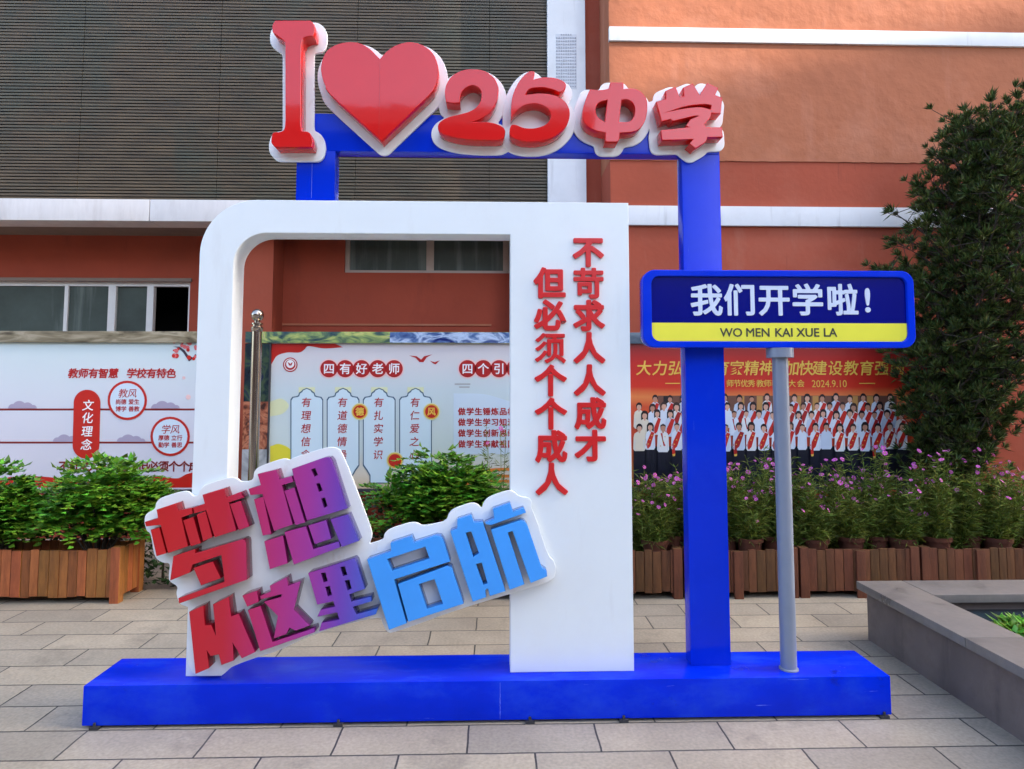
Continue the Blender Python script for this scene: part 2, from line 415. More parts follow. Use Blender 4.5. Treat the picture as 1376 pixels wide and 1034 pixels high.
def dilate(contours, r, h=0.006, every=False, smooth=3, step=2):
    """outer outline of the shape grown by r (every=True keeps the inner outlines too)"""
    allp = np.array([q for c in contours for q in c]); lo = allp.min(0) - r - 4 * h; hi = allp.max(0) + r + 4 * h
    xs = np.arange(lo[0], hi[0], h); zs = np.arange(lo[1], hi[1], h)
    X, Z = np.meshgrid(xs, zs); D = np.full(X.shape, 1e9); ins = np.zeros(X.shape, bool)
    for c in contours:
        c = np.array(c)
        for a, b in zip(c, np.roll(c, -1, 0)):
            d = b - a; L2 = max(d @ d, 1e-12)
            t = np.clip(((X - a[0]) * d[0] + (Z - a[1]) * d[1]) / L2, 0, 1)
            D = np.minimum(D, np.hypot(X - a[0] - t * d[0], Z - a[1] - t * d[1]))
            if a[1] != b[1]:
                cr = ((a[1] > Z) != (b[1] > Z)) & (X < (b[0] - a[0]) * (Z - a[1]) / (b[1] - a[1]) + a[0])
                ins ^= cr
    F = np.where(ins, -D, D) - r
    segs = {}
    def ip(i0, j0, i1, j1):
        f0, f1 = F[j0, i0], F[j1, i1]; t = f0 / (f0 - f1)
        return (xs[i0] + t * (xs[i1] - xs[i0]), zs[j0] + t * (zs[j1] - zs[j0]))
    pos = {}
    nb = {}
    J, I = np.where(np.ones((F.shape[0] - 1, F.shape[1] - 1), bool))
    B = F < 0
    mixed = (B[:-1, :-1].astype(int) + B[:-1, 1:] + B[1:, :-1] + B[1:, 1:])
    for j, i in zip(*np.where((mixed > 0) & (mixed < 4))):
        ed = []
        for (a, b) in (((i, j), (i + 1, j)), ((i + 1, j), (i + 1, j + 1)), ((i, j + 1), (i + 1, j + 1)), ((i, j), (i, j + 1))):
            if B[a[1], a[0]] != B[b[1], b[0]]:
                k = (a, b); pos.setdefault(k, ip(*a, *b)); ed.append(k)
        for u, v in ((ed[0], ed[1]),) if len(ed) == 2 else ((ed[0], ed[1]), (ed[2], ed[3])):
            nb.setdefault(u, []).append(v); nb.setdefault(v, []).append(u)
    loops = []; seen = set()
    for k in nb:
        if k in seen: continue
        lp = [k]; seen.add(k); cur = k
        while True:
            nx = [q for q in nb[cur] if q not in seen]
            if not nx: break
            cur = nx[0]; seen.add(cur); lp.append(cur)
        loops.append(np.array([pos[q] for q in lp]))
    area = lambda c: 0.5 * abs(np.sum(c[:, 0] * np.roll(c[:, 1], -1) - c[:, 1] * np.roll(c[:, 0], -1)))
    keep = [c for c in loops if len(c) > 7] if every else [max(loops, key=area)]
    res = []
    for c in keep:
        for _ in range(smooth): c = (np.roll(c, 1, 0) + 2 * c + np.roll(c, -1, 0)) / 4
        res.append([tuple(q) for q in c[::step]])
    return res if every else res[0]
_loops = {}
def glyph_loops(ch):
    """outlines of one character in em units, centred"""
    if ch in _loops: return _loops[ch]
    cu = bpy.data.curves.new("t", 'FONT'); cu.body = ch; cu.size = 1.0; cu.resolution_u = 3; cu.fill_mode = 'FRONT'
    me = _curve_mesh(cu)
    bm = bmesh.new(); bm.from_mesh(me); bmesh.ops.remove_doubles(bm, verts=bm.verts, dist=1e-6)
    nb = {}
    for e in bm.edges:
        if len(e.link_faces) == 1:
            a, b = e.verts; nb.setdefault(a, []).append(b); nb.setdefault(b, []).append(a)
    out = []; seen = set()
    for k in nb:
        if k in seen: continue
        lp = [k]; seen.add(k); cur = k
        while True:
            nx = [q for q in nb[cur] if q not in seen]
            if not nx: break
            cur = nx[0]; seen.add(cur); lp.append(cur)
        out.append([(q.co.x - 0.5, q.co.y - 0.37) for q in lp])
    bm.free(); bpy.data.meshes.remove(me)
    if ch.isascii():
        xs = [q[0] for l in out for q in l]; cx = (min(xs) + max(xs)) / 2; out = [[(x - cx, y + 0.02) for x, y in l] for l in out]
    _loops[ch] = out
    return out
def bold_print(ch, cx, cz, em, r, y, shear=0.0):
    lp = dilate(glyph_loops(ch), r, 0.013, True, 1, 1)
    return sheet([[(cx + (x + shear * z) * em, cz + z * em) for x, z in c] for c in lp], y)
def bold_glyph(ch, cx, cz, em, r, yf, yb, bevel=0.0):
    lp = dilate(glyph_loops(ch), r, 0.0085, True, 1, 1)
    return prism([[(cx + x * em, cz + z * em) for x, z in c] for c in lp], yf, yb, bevel)

# ------------------------------------------------------------------ ground
Y0 = ground(654, 972.5)[1]                       # front of the blue base
def paving():
    m = bpy.data.materials.new("granite_paving"); m.use_nodes = True
    t = m.node_tree; L = t.links.new; b = t.nodes["Principled BSDF"]
    tc = t.nodes.new("ShaderNodeTexCoord")
    mp = t.nodes.new("ShaderNodeMapping"); mp.inputs["Location"].default_value = (0.11, -ground(1100, 883)[1] % 0.25, 0)
    L(tc.outputs["Object"], mp.inputs[0])
    br = t.nodes.new("ShaderNodeTexBrick"); br.offset = 0.5
    br.inputs["Scale"].default_value = 1.0; br.inputs["Brick Width"].default_value = 0.6; br.inputs["Row Height"].default_value = 0.25
    br.inputs["Mortar Size"].default_value = 0.005; br.inputs["Mortar Smooth"].default_value = 0.2; br.inputs["Bias"].default_value = 0.0
    br.inputs["Color1"].default_value = (0.35, 0.295, 0.215, 1); br.inputs["Color2"].default_value = (0.265, 0.230, 0.180, 1)
    br.inputs["Mortar"].default_value = (0.045, 0.042, 0.038, 1)
    nw = t.nodes.new("ShaderNodeTexNoise"); nw.inputs["Scale"].default_value = 7; nw.inputs["Detail"].default_value = 3
    L(tc.outputs["Object"], nw.inputs["Vector"])
    vs = t.nodes.new("ShaderNodeVectorMath"); vs.operation = 'MULTIPLY_ADD'; vs.inputs[1].default_value = (0.010, 0.010, 0); L(nw.outputs["Color"], vs.inputs[0]); L(mp.outputs[0], vs.inputs[2])
    L(vs.outputs[0], br.inputs["Vector"])
    n1 = t.nodes.new("ShaderNodeTexNoise"); n1.inputs["Scale"].default_value = 0.9; n1.inputs["Detail"].default_value = 8; n1.inputs["Roughness"].default_value = 0.65
    n2 = t.nodes.new("ShaderNodeTexNoise"); n2.inputs["Scale"].default_value = 60; n2.inputs["Detail"].default_value = 6
    for n in (n1, n2): L(tc.outputs["Object"], n.inputs["Vector"])
    a = t.nodes.new("ShaderNodeMapRange"); a.inputs[1].default_value = 0.3; a.inputs[2].default_value = 0.7; a.inputs[3].default_value = 0.72; a.inputs[4].default_value = 1.2
    c = t.nodes.new("ShaderNodeMapRange"); c.inputs[1].default_value = 0.3; c.inputs[2].default_value = 0.7; c.inputs[3].default_value = 0.84; c.inputs[4].default_value = 1.14
    L(n1.outputs[0], a.inputs[0]); L(n2.outputs[0], c.inputs[0])
    mu = t.nodes.new("ShaderNodeMath"); mu.operation = 'MULTIPLY'; L(a.outputs[0], mu.inputs[0]); L(c.outputs[0], mu.inputs[1])
    v = t.nodes.new("ShaderNodeVectorMath"); v.operation = 'SCALE'; L(br.outputs[0], v.inputs[0]); L(mu.outputs[0], v.inputs["Scale"])
    n3 = t.nodes.new("ShaderNodeTexNoise"); n3.inputs["Scale"].default_value = 2.3; n3.inputs["Detail"].default_value = 10; n3.inputs["Roughness"].default_value = 0.72
    L(tc.outputs["Object"], n3.inputs["Vector"])
    m3 = t.nodes.new("ShaderNodeMapRange"); m3.inputs[1].default_value = 0.54; m3.inputs[2].default_value = 0.70; m3.inputs[3].default_value = 0; m3.inputs[4].default_value = 0.5
    L(n3.outputs[0], m3.inputs[0])
    mx = t.nodes.new("ShaderNodeMix"); mx.data_type = 'RGBA'; L(m3.outputs[0], mx.inputs[0]); L(v.outputs[0], mx.inputs[6]); mx.inputs[7].default_value = (0.11, 0.095, 0.078, 1)
    L(mx.outputs[2], b.inputs["Base Color"]); b.inputs["Roughness"].default_value = 0.55; b.inputs["Specular IOR Level"].default_value = 0.4
    bp = t.nodes.new("ShaderNodeBump"); bp.inputs["Strength"].default_value = 0.5; bp.inputs["Distance"].default_value = 0.004
    sb = t.nodes.new("ShaderNodeMath"); sb.operation = 'MULTIPLY_ADD'; sb.inputs[1].default_value = -1.0
    L(br.outputs["Fac"], sb.inputs[0])
    sc = t.nodes.new("ShaderNodeMath"); sc.operation = 'MULTIPLY'; sc.inputs[1].default_value = 0.4; L(n2.outputs[0], sc.inputs[0])
    L(sc.outputs[0], sb.inputs[2]); L(sb.outputs[0], bp.inputs["Height"]); L(bp.outputs[0], b.inputs["Normal"])
    return m
mb = MB(); mb.add([(-300, -300, 0), (300, -300, 0), (300, 300, 0), (-300, 300, 0)], [(0, 1, 2, 3)])
g = mb.build("ground", paving()); tag(g, kind="structure")

# ------------------------------------------------------------------ school building
YW, YR, YL = 7.4, 6.4, 7.0                       # lower wall, right wall front, louvre screen
bld = thing("school_building", "red stucco school building with white bands and dark louvre screen behind the installation", "building", (0, YW, 0))
xR = PX(820, 200, YR); xc0, xc1 = PX(736, 140, 6.92), PX(787, 140, 6.92)
zl0, zl1 = PZ(170, 297, 6.7), PZ(170, 268, 6.7)
# lower wall with two window openings
wa = (PX(-40, 400, YW), PX(255, 400, YW), PZ(100, 470, YW), PZ(100, 378, YW))
wb = (PX(463, 350, YW), PX(716, 350, YW), PZ(560, 367, YW), PZ(560, 318, YW))
rect = lambda a: [(a[0], a[2]), (a[1], a[2]), (a[1], a[3]), (a[0], a[3])]
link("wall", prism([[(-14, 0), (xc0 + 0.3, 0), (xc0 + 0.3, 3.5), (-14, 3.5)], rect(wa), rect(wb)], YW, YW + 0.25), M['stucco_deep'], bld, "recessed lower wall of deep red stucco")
mb = MB(); mb.box(PX(300, 400, 7.05), PX(366, 400, 7.05), 7.05, YW - 0.002, 0, zl0 + 0.2)
mb.build("pier", M['stucco_low'], bld)
mb = MB(); mb.box(xc0 - 0.38, xc0 + 0.35, 7.0, YW - 0.004, 0, zl0 + 0.2); mb.build("pier", M['stucco_low'], bld)
# plaster groove above the boards
mb = MB(); mb.box(PX(372, 436, YW), xc0 - 0.61, YW - 0.012, YW - 0.001, PZ(500, 438, YW), PZ(500, 435.4, YW)); mb.build("trim_strip", M['stucco_up'], bld)
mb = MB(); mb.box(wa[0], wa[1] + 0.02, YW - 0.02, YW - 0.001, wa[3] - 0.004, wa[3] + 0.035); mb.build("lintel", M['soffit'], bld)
# ledge of separate stone pieces, soffit below
xs = [-14, -9.5, PX(-90, 280, 6.7), PX(201, 280, 6.7), PX(420, 280, 6.7), PX(640, 280, 6.7), xc0 - 0.02]
mb = MB()
for a, b_ in zip(xs, xs[1:]): mb.box(a + 0.004, b_ - 0.004, 6.7, 6.98, zl0, zl1)
mb.build("ledge", M['ledge'], bld, bevel=0.004)
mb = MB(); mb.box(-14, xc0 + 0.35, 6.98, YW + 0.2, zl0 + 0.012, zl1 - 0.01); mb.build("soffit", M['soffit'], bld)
# louvre screen
mb = MB(); mb.box(-14, xc0, 7.03, 7.25, zl1 - 0.008, 9.5); mb.build("louvre_backing", M['slat_back'], bld)
mb = MB(); z = zl1 + 0.01
while z < 6.6:
    for a, b_ in zip([-9.5, -5.9, -4.45, -2.98, -1.5, -0.05], [-5.905, -4.455, -2.985, -1.505, -0.055, xc0 - 0.004]):
        mb.add([(a, 6.99, z), (b_, 6.99, z), (b_, 6.99, z + 0.023), (a, 6.99, z + 0.023), (a, 7.022, z + 0.030), (b_, 7.022, z + 0.030), (b_, 7.022, z + 0.007), (a, 7.022, z + 0.007)],
               [(0, 1, 2, 3), (3, 2, 5, 4), (1, 0, 7, 6), (4, 5, 6, 7), (0, 3, 4, 7), (2, 1, 6, 5)])
    z += 0.0355
mb.build("louvre_screen", M['slat'], bld)
mb = MB(); mb.box(xc0, xc1, 6.92, 7.3, zl1 - 0.02, 9.5); colm = mb.build("column", M['band'], bld)
# grey plaque of small marks on the column
mb = MB(); yq = 6.917
a_, b_ = P(746.8, 46, yq); c_, d_ = P(775, 120, yq)
mb.box(a_, c_, 6.9165, 6.9195, d_, b_)
mb.m = 1
rows = 17
for r_ in range(rows):
    yy = 47 + r_ * 4.35
    for c_ in range(9):
        xx = 748.3 + c_ * 3.1
        if r_ == 0 and (c_ < 2 or c_ > 6): continue
        x_, z_ = P(xx, yy, yq); a_ = 0.0078 + 0.002 * rnd.random(); h_ = 0.010 * (0.5 + 0.6 * rnd.random())
        mb.box(x_ - a_, x_ + a_, yq - 0.004, 6.9170, z_ - h_, z_ + h_)
mb.build("plaque", [mat("plaque_sheet", (0.55, 0.56, 0.59), 0.5), M['plaque']], colm)
# recessed strip and right-hand wall
zj = PZ(1000, 216, YR)
mb = MB(); mb.box(xc1 + 0.002, xR + 0.3, 6.97, 7.3, 0, 9.5); mb.build("wall", M['stucco_low'], bld, label="narrow recessed strip of red wall beside the white column")
mb = MB(); mb.box(xR, 16, YR, 8.4, zj, 9.5); mb.build("wall", M['stucco_up'], bld, label="upper wall of light orange stucco")
mb = MB(); mb.box(xR + 0.001, 16, YR + 0.010, 8.4, 0, zj); mb.build("wall", M['stucco_low'], bld, label="lower right wall of brick red stucco")
mb = MB()
x_ = xR
while x_ < 6:
    l_ = rnd.uniform(0.03, 0.12)
    mb.box(x_, x_ + l_, YR - 0.001, YR + 0.010, zj - 0.004 - rnd.random() * 0.006, zj + 0.003 + rnd.random() * 0.004)
    x_ += l_
mb.build("chipped_edge", M['stucco_up'], bld)
for (ya, yb_) in ((277.5, 303.5), (38.5, 57)):
    mb = MB(); mb.box(xR - 0.003, 16, YR - 0.028, YR + 0.02, PZ(1000, yb_, YR - 0.028), PZ(1000, ya, YR - 0.028)); mb.build("wall_band", M['band'], bld, bevel=0.003)
# windows
def window(x0, x1, z0, z1, y, bars, panes, fm, rail=0.05):
    mb = MB()
    mb.box(x0, x1, y, y + 0.06, z1 - rail, z1); mb.box(x0, x1, y, y + 0.06, z0, z0 + rail)
    for (a, b_) in bars: mb.box(a, b_, y - 0.004, y + 0.058, z0 + rail, z1 - rail)
    f = mb.build("window", fm, bld, bevel=0.003)
    for (a, b_, dy) in panes:
        q = MB(); q.box(a, b_, y + dy, y + dy + 0.008, z0 + rail * 0.6, z1 - rail * 0.6); q.build("glass_pane", M['glass'], f)
    return f
ya = YW + 0.035
px_ = lambda v: PX(v, 415, ya)
window(wa[0], wa[1], wa[2], wa[3], ya, [(wa[0], wa[0] + 0.05), (px_(86), px_(91)), (px_(145), px_(155)), (px_(197), px_(206)), (wa[1] - 0.03, wa[1])],
       [(wa[0], px_(150), 0.02), (px_(150), px_(201), 0.035)], M['wframe'])
px_ = lambda v: PX(v, 345, ya)
window(wb[0], wb[1], wb[2], wb[3], ya, [(wb[0], wb[0] + 0.05), (px_(573), px_(583)), (px_(676), px_(684)), (wb[1] - 0.05, wb[1])],
       [(wb[0], px_(578), 0.03), (px_(578), wb[1], 0.02)], M['wframe2'], rail=0.035)
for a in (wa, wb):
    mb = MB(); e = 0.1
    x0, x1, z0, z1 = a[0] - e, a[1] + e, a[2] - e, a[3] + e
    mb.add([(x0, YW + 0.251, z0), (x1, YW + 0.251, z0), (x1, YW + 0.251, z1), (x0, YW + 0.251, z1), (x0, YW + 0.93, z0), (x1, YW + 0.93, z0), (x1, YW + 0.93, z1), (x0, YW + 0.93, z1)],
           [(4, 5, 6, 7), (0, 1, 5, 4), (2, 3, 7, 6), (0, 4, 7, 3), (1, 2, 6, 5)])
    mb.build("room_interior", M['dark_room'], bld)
mb = MB(); mb.box(-14, 16, 8.4, 12, 0, 9.5); mb.build("rear_block", M['stucco_low'], bld)

# ------------------------------------------------------------------ unseen neighbours behind the viewer, shaped to fit the shade and reflections
def occluder_edge(px, py, h):
    x, z = P(px, py, YR); t = (h - z) / SUN.z
    return (x + SUN.x * t, YR + SUN.y * t)
hT = 38.0
e1 = occluder_edge(1190, 52, hT); e2 = occluder_edge(820, 133, hT)
m_far = mat("pale_render", (0.36, 0.34, 0.31), 0.8, 0.2, var=0.1, vscale=1)
def extrude_xy(poly, z0, z1):
    n = len(poly); mb = MB()
    mb.add([(x, y, z0) for x, y in poly] + [(x, y, z1) for x, y in poly],
           [tuple(range(n))[::-1], tuple(range(n, 2 * n))] + [(k, (k + 1) % n, n + (k + 1) % n, n + k) for k in range(n)])
    return mb
d = Vector((e1[0] - e2[0], e1[1] - e2[1])); d.normalize(); nrm = Vector((d.y, -d.x))
far = Vector(e2) + d * 46
back = nrm * 14
tw = thing("apartment_block", "pale rendered apartment block behind the viewer throwing shade over the yard", "building", (e2[0], e2[1], 0))
extrude_xy([tuple(Vector(e2)), tuple(Vector(e2) + back), tuple(far + back), tuple(far)], 0, hT).build("wall", m_far, tw)
ts = thing("shade_tower", "tall pale tower added behind the viewer to shade the louvre side", "building", (e2[0] - 14, e2[1] - 6, 0))
q = Vector(e2); ql = q - d * 28
extrude_xy([tuple(q - d * 0.01), tuple(ql), tuple(ql + back), tuple(q - d * 0.01 + back)], 0, 62).build("wall", m_far, ts)  # unseen tower, added to keep sun off the louvre screen and column
oy = -13.0
ob = thing("classroom_block", "low classroom block facing the yard from behind the viewer", "building", (0, oy, 0))
ob_m = mat("classroom_render", (0.13, 0.085, 0.07), 0.8, 0.2)
mb = MB(); mb.box(-34, 2.6, oy - 8, oy, 0, 9.6); mb.build("wall", ob_m, ob)
mb = MB(); mb.box(2.602, 30, oy - 8, oy, 0, 6.2); mb.build("wall", ob_m, ob, label="added lower wing that darkens low reflections")  # unseen wing, added so sign and post reflect less low sky
mb = MB(); mb.box(-34.4, 3.0, oy - 8.4, oy + 0.6, 9.602, 10.1); mb.build("roof", m_far, ob)

# ------------------------------------------------------------------ blue base
YB = Y0 + 0.325
xb0, xb1 = PX(112, 921, Y0), PX(1196.5, 910, Y0)
zb = PZ(654, 915.5, Y0)
base = thing("base_platform", "long low glossy blue metal platform carrying the photo installation", "platform", ((xb0 + xb1) / 2, Y0 + 0.16, 0))
mb = MB(); mb.box(xb0, xb1, Y0, YB, 0.014, zb); cas = mb.build("casing", M['blue_base'], base, bevel=0.006)
xw = PX(672, 940, Y0)
mb = MB(); mb.box(xw - 0.0011, xw + 0.0011, Y0 - 0.0015, Y0 + 0.002, 0.02, zb - 0.008)
for k in range(9):
    z = rnd.uniform(0.025, zb - .03); a = xw + rnd.choice((-.0022, .0012)) ; mb.box(a, a + .0012, Y0 - 0.0012, Y0 + 0.002, z, z + rnd.uniform(.006, .02))
mb.build("weld_seam", M['scratch'], base)
for v in (128, 455, 712, 838, 1188):
    x_ = PX(v, 968, Y0)
    mb = MB(); mb.box(x_ - 0.022, x_ + 0.022, Y0 - 0.012, Y0 + 0.03, 0, 0.0135); mb.tube([(x_, Y0 - 0.006, 0.013), (x_, Y0 - 0.006, 0.03)], 0.007, 6); mb.build("foot", M['dark_metal'], base)
for v in (128, 1188):
    x_ = PX(v, 968, Y0)
    mb = MB(); mb.box(x_ - 0.022, x_ + 0.022, YB - 0.03, YB + 0.012, 0, 0.0135); mb.build("foot", M['dark_metal'], base)

# ------------------------------------------------------------------ white arch with raised slogan
YA, YAb = Y0 + 0.090, Y0 + 0.235
axl, axi = PX(265.5, 420, YA), PX(312, 420, YA)
apl, apr = PX(685.5, 600, YA), PX(848.5, 600, YA)
azt, azi = PZ(620, 271, YA), PZ(520, 314.5, YA)
zB = zb + 0.0005
arch = thing("photo_frame", "big white enamelled arch with a wide right pillar bearing raised red characters", "photo frame", ((axl + apr) / 2, YA + 0.07, zb))
ro, ri = 0.285, 0.165
outl = [(axl, zB)]
outl += [(axl + ro - ro * math.cos(R(90 * k / 14)), azt - ro + ro * math.sin(R(90 * k / 14))) for k in range(15)]
outl += [(apr, azt), (apr, zB), (apl, zB), (apl, azi)]
outl += [(axi + ri - ri * math.cos(R(90 * k / 14)), azi - ri + ri * math.sin(R(90 * k / 14))) for k in range(14, -1, -1)]
outl += [(axi, zB)]
link("arch_body", prism([outl], YA, YAb, 0.004), M['white_paint'], arch)
YT = YA - 0.014
for chars, xs_, ys_ in (("不苛求人人成才", (790.6, 791, 791.5, 792, 792.5, 793.5, 794), (338.5, 381, 424.5, 468, 511.5, 556, 600)),
                        ("但必须个个成人", (738.8, 739.2, 739.6, 740, 740.4, 741, 741.4), (380.5, 424, 468, 512, 556.5, 600.5, 644.5))):
    for ch, a, b_ in zip(chars, xs_, ys_):
        x_, z_ = P(a, b_, YT)
        em = 43.0 / FPX * YT
        link("raised_character", bold_glyph(ch, x_, z_, em, {"苛": 0.034, "须": 0.027}.get(ch, 0.042), YT, YA + 0.0005, 0.0022), M['red_text'], arch)

# ------------------------------------------------------------------ blue goalpost frame
YF, YFb = Y0 + 0.150, Y0 + 0.240
fxa, fxb = PX(398, 240, YF), PX(450, 240, YF)
fxc, fxd = PX(921.3, 507, YF), PX(973.6, 507, YF)
fzt, fzu = PZ(440, 153, YF), PZ(500, 203.5, YF)
frm = thing("blue_frame", "glossy blue box-section goalpost frame rising over the white arch", "frame", (fxd - 0.08, YF + 0.05, zb))
mb = MB(); mb.box(fxc, fxd, YF, YFb, zB, fzu - 0.0005); mb.build("post", M['blue'], frm, bevel=0.004, label="tall right post standing on the base")
mb = MB(); mb.box(fxa, fxb, YF, YFb, azt + 0.0005, fzu - 0.0005); pst = mb.build("post", M['blue'], frm, bevel=0.004, label="short left post standing on the arch")
xs_ = PX(419, 240, YF)
mb = MB(); mb.box(xs_ - 0.0012, xs_ + 0.0012, YF - 0.0008, YF + 0.001, azt + 0.03, fzu - 0.03); mb.build("seam", M['scratch'], pst)
mb = MB(); mb.box(fxa, fxd, YF, YFb, fzu, fzt); mb.build("beam", M['blue'], frm, bevel=0.004)

# ------------------------------------------------------------------ I (heart) 25 lettering on the beam
YLt, YPl = Y0 + 0.040, Y0 + 0.132
def tr(pts, x0, y0, s, Y):
    return [(*P(x0 + q[0] / s, y0 + q[1] / s, Y), *q[2:]) for q in pts]
C = 1
letters = {}
letters['letter_i'] = ("letter", "raised red capital I", (355, 20, 5.167), [[(62, 60), (80, 40, C), (320, 40, C), (343, 62), (350, 110), (342, 148, C), (300, 152), (270, 168), (257, 215, C), (255, 770, C), (265, 806),
    (300, 812), (325, 832), (337, 880), (330, 920, C), (75, 920, C), (50, 890), (50, 850), (62, 820), (108, 812), (138, 795), (146, 740, C), (146, 215, C), (138, 185), (98, 152), (62, 125), (55, 92)]])
letters['heart'] = ("heart", "raised red heart", (420, 50, 6.08), [[(550, 178, C), (620, 105), (705, 58), (800, 42), (900, 66), (980, 130), (1022, 225), (1028, 320), (1000, 410), (940, 488), (560, 850, C), (160, 485), (98, 385), (70, 290), (75, 200),
    (120, 110), (200, 60), (290, 42), (380, 50), (460, 90)]])
letters['numeral_2'] = ("numeral", "raised red figure 2", (570, 80, 7.385), [[(218, 425, C), (205, 350), (215, 260), (270, 170), (370, 112), (480, 97), (600, 115), (690, 180), (735, 270), (735, 350), (710, 440), (650, 530), (560, 590), (475, 622, C), (600, 620), (700, 635),
    (775, 668), (803, 705), (800, 745), (775, 790), (700, 803), (500, 800), (350, 785), (220, 755), (150, 715), (136, 660), (170, 610), (250, 570), (350, 545), (440, 520), (510, 480), (555, 420), (568, 360), (555, 300), (510, 265), (460, 262), (400, 295), (365, 350), (355, 430, C), (290, 434)]])
letters['numeral_5'] = ("numeral", "raised red figure 5", (670, 80, 7.383), [[(350, 121), (310, 118), (250, 160), (190, 240), (145, 340), (125, 440), (122, 580, C), (170, 520), (240, 465), (320, 442), (410, 447), (488, 490), (518, 550), (500, 610), (450, 655), (350, 683), (250, 678), (175, 650), (130, 650), (110, 690), (113, 745), (160, 788),
    (250, 812), (380, 815), (500, 790), (600, 735), (670, 660), (705, 570), (700, 490), (660, 420), (600, 375), (500, 345), (400, 338), (330, 345), (268, 350, C), (300, 302), (350, 283), (450, 280), (540, 300), (600, 325), (640, 310), (668, 270), (658, 230), (600, 195), (520, 178), (420, 180), (345, 200, C), (352, 165), (358, 135)]])
letters['zhong'] = ("character", "raised red Chinese character for middle", (765, 95, 7.95), [[(440, 125, C), (580, 125, C), (580, 195, C), (680, 190), (760, 220), (820, 290), (835, 380), (822, 500), (780, 590), (700, 650), (540, 668, C), (535, 740, C), (518, 762, C), (385, 762, C), (385, 665, C), (280, 640), (190, 590), (142, 510), (148, 400), (178, 300), (220, 200, C), (320, 208), (400, 197), (430, 180, C)],
    [(408, 316, C), (380, 548, C), (310, 500), (283, 440), (290, 385), (325, 338)], [(560, 315, C), (620, 310), (670, 340), (697, 390), (700, 450), (682, 505), (635, 545), (535, 550, C)]])
letters['xue'] = ("character", "raised red Chinese character for study", (865, 95, 7.95), [[(190, 545, C), (135, 330, C), (240, 302, C), (235, 215, C), (340, 170, C), (388, 285, C), (432, 275, C), (422, 180, C), (525, 135, C), (600, 262, C), (680, 130, C), (800, 185, C), (765, 260, C), (842, 290, C), (825, 460, C), (722, 455, C), (712, 505), (650, 575, C), (672, 603, C),
    (840, 605, C), (846, 710, C), (680, 715, C), (660, 765), (552, 832, C), (488, 780, C), (530, 735, C), (195, 745, C), (185, 635, C), (482, 605, C), (448, 592, C), (500, 520, C), (582, 488, C), (540, 488), (312, 542, C), (288, 520, C)],
    [(285, 436, C), (400, 397), (520, 372), (650, 362), (720, 372, C), (718, 415, C), (690, 408), (620, 392), (500, 397), (400, 412)]])
sgn = thing("love_sign", "raised red letters I, heart, 25 and two characters on white backing atop the blue beam", "letter sign", (PX(670, 150, YPl), YPl, fzu))
for k, (key, (nm, lab, (x0, y0, s), cons)) in enumerate(letters.items()):
    cw = [smooth_poly(tr(c, x0, y0, s, YLt)) for c in cons]
    o = link(nm, prism(cw, YLt, YPl - 0.0005, 0.003), M['red_acrylic'], sgn, lab)
    if nm == "heart":
        hx, hz = P(510.6, 82, YLt); hx2, hz2 = P(511.5, 186, YLt)
        mb = MB(); mb.box(hx - .0006, hx + .0006, YLt - .0004, YLt + .002, hz2, hz - .01); mb.build("panel_seam", mat("dark_red_seam", (0.34, 0.010, 0.010), 0.3), o)  # thin darker red line down the middle of the heart
    pl = dilate(cw, 0.043)
    link("backing_plate", prism([pl], YPl + 0.0015 * (k % 3), YF - 0.001, 0.003), M['white_plate'], o)

# ------------------------------------------------------------------ tilted slogan board
YS, YSp, YSb = Y0 - 0.012, Y0 + 0.066, Y0 + 0.086
slo = thing("slogan_sign", "tilted white board with raised gradient red to purple to sky blue characters before the arch", "slogan sign", (PX(300, 905, YSp), YSp + 0.01, zb))
A_, B_, C_, D_, E_, F_ = (190, 640, 5.744), (325, 600, 5.744), (240, 760, 6.463), (400, 740, 8.617), (480, 690, 6.08), (590, 650, 6.08)
pb = []
def ap(reg, pts):
    for u, v in pts: pb.append((reg[0] + u / reg[2], reg[1] + v / reg[2]))
ap(C_, [(65, 962), (82, 360)]); ap(A_, [(355, 1010), (300, 992), (276, 945), (268, 900), (282, 852), (215, 815), (208, 770), (222, 672), (170, 672), (118, 645), (95, 600), (70, 440), (38, 425), (20, 345), (32, 292), (105, 255), (112, 205), (150, 165), (320, 115), (365, 122), (398, 158), (440, 148), (452, 100), (495, 62), (690, 5), (738, 18), (760, 42)])
ap(B_, [(45, 272), (88, 255), (92, 200), (125, 158), (305, 95), (345, 98), (370, 108), (385, 92), (640, 10), (715, 5), (775, 40), (1000, 640), (1006, 700), (985, 745)])
ap(E_, [(105, 250), (215, 215), (220, 168), (262, 128), (440, 72), (495, 80), (535, 105), (700, 72), (735, 52)])
ap(F_, [(25, 318), (68, 290), (75, 250), (112, 208), (265, 155), (315, 168), (348, 205), (362, 158), (402, 110), (570, 52), (622, 72), (655, 108), (735, 115), (762, 155), (752, 195), (800, 300), (892, 590), (938, 628), (958, 700), (938, 778), (868, 820)])
ap(E_, [(870, 770), (285, 983), (240, 968), (205, 900), (188, 838)])
ap(C_, [(1228, 572), (842, 752), (760, 772), (450, 882), (395, 945), (360, 962)])
pbw = [P(a, b_, YSp) for a, b_ in pb]
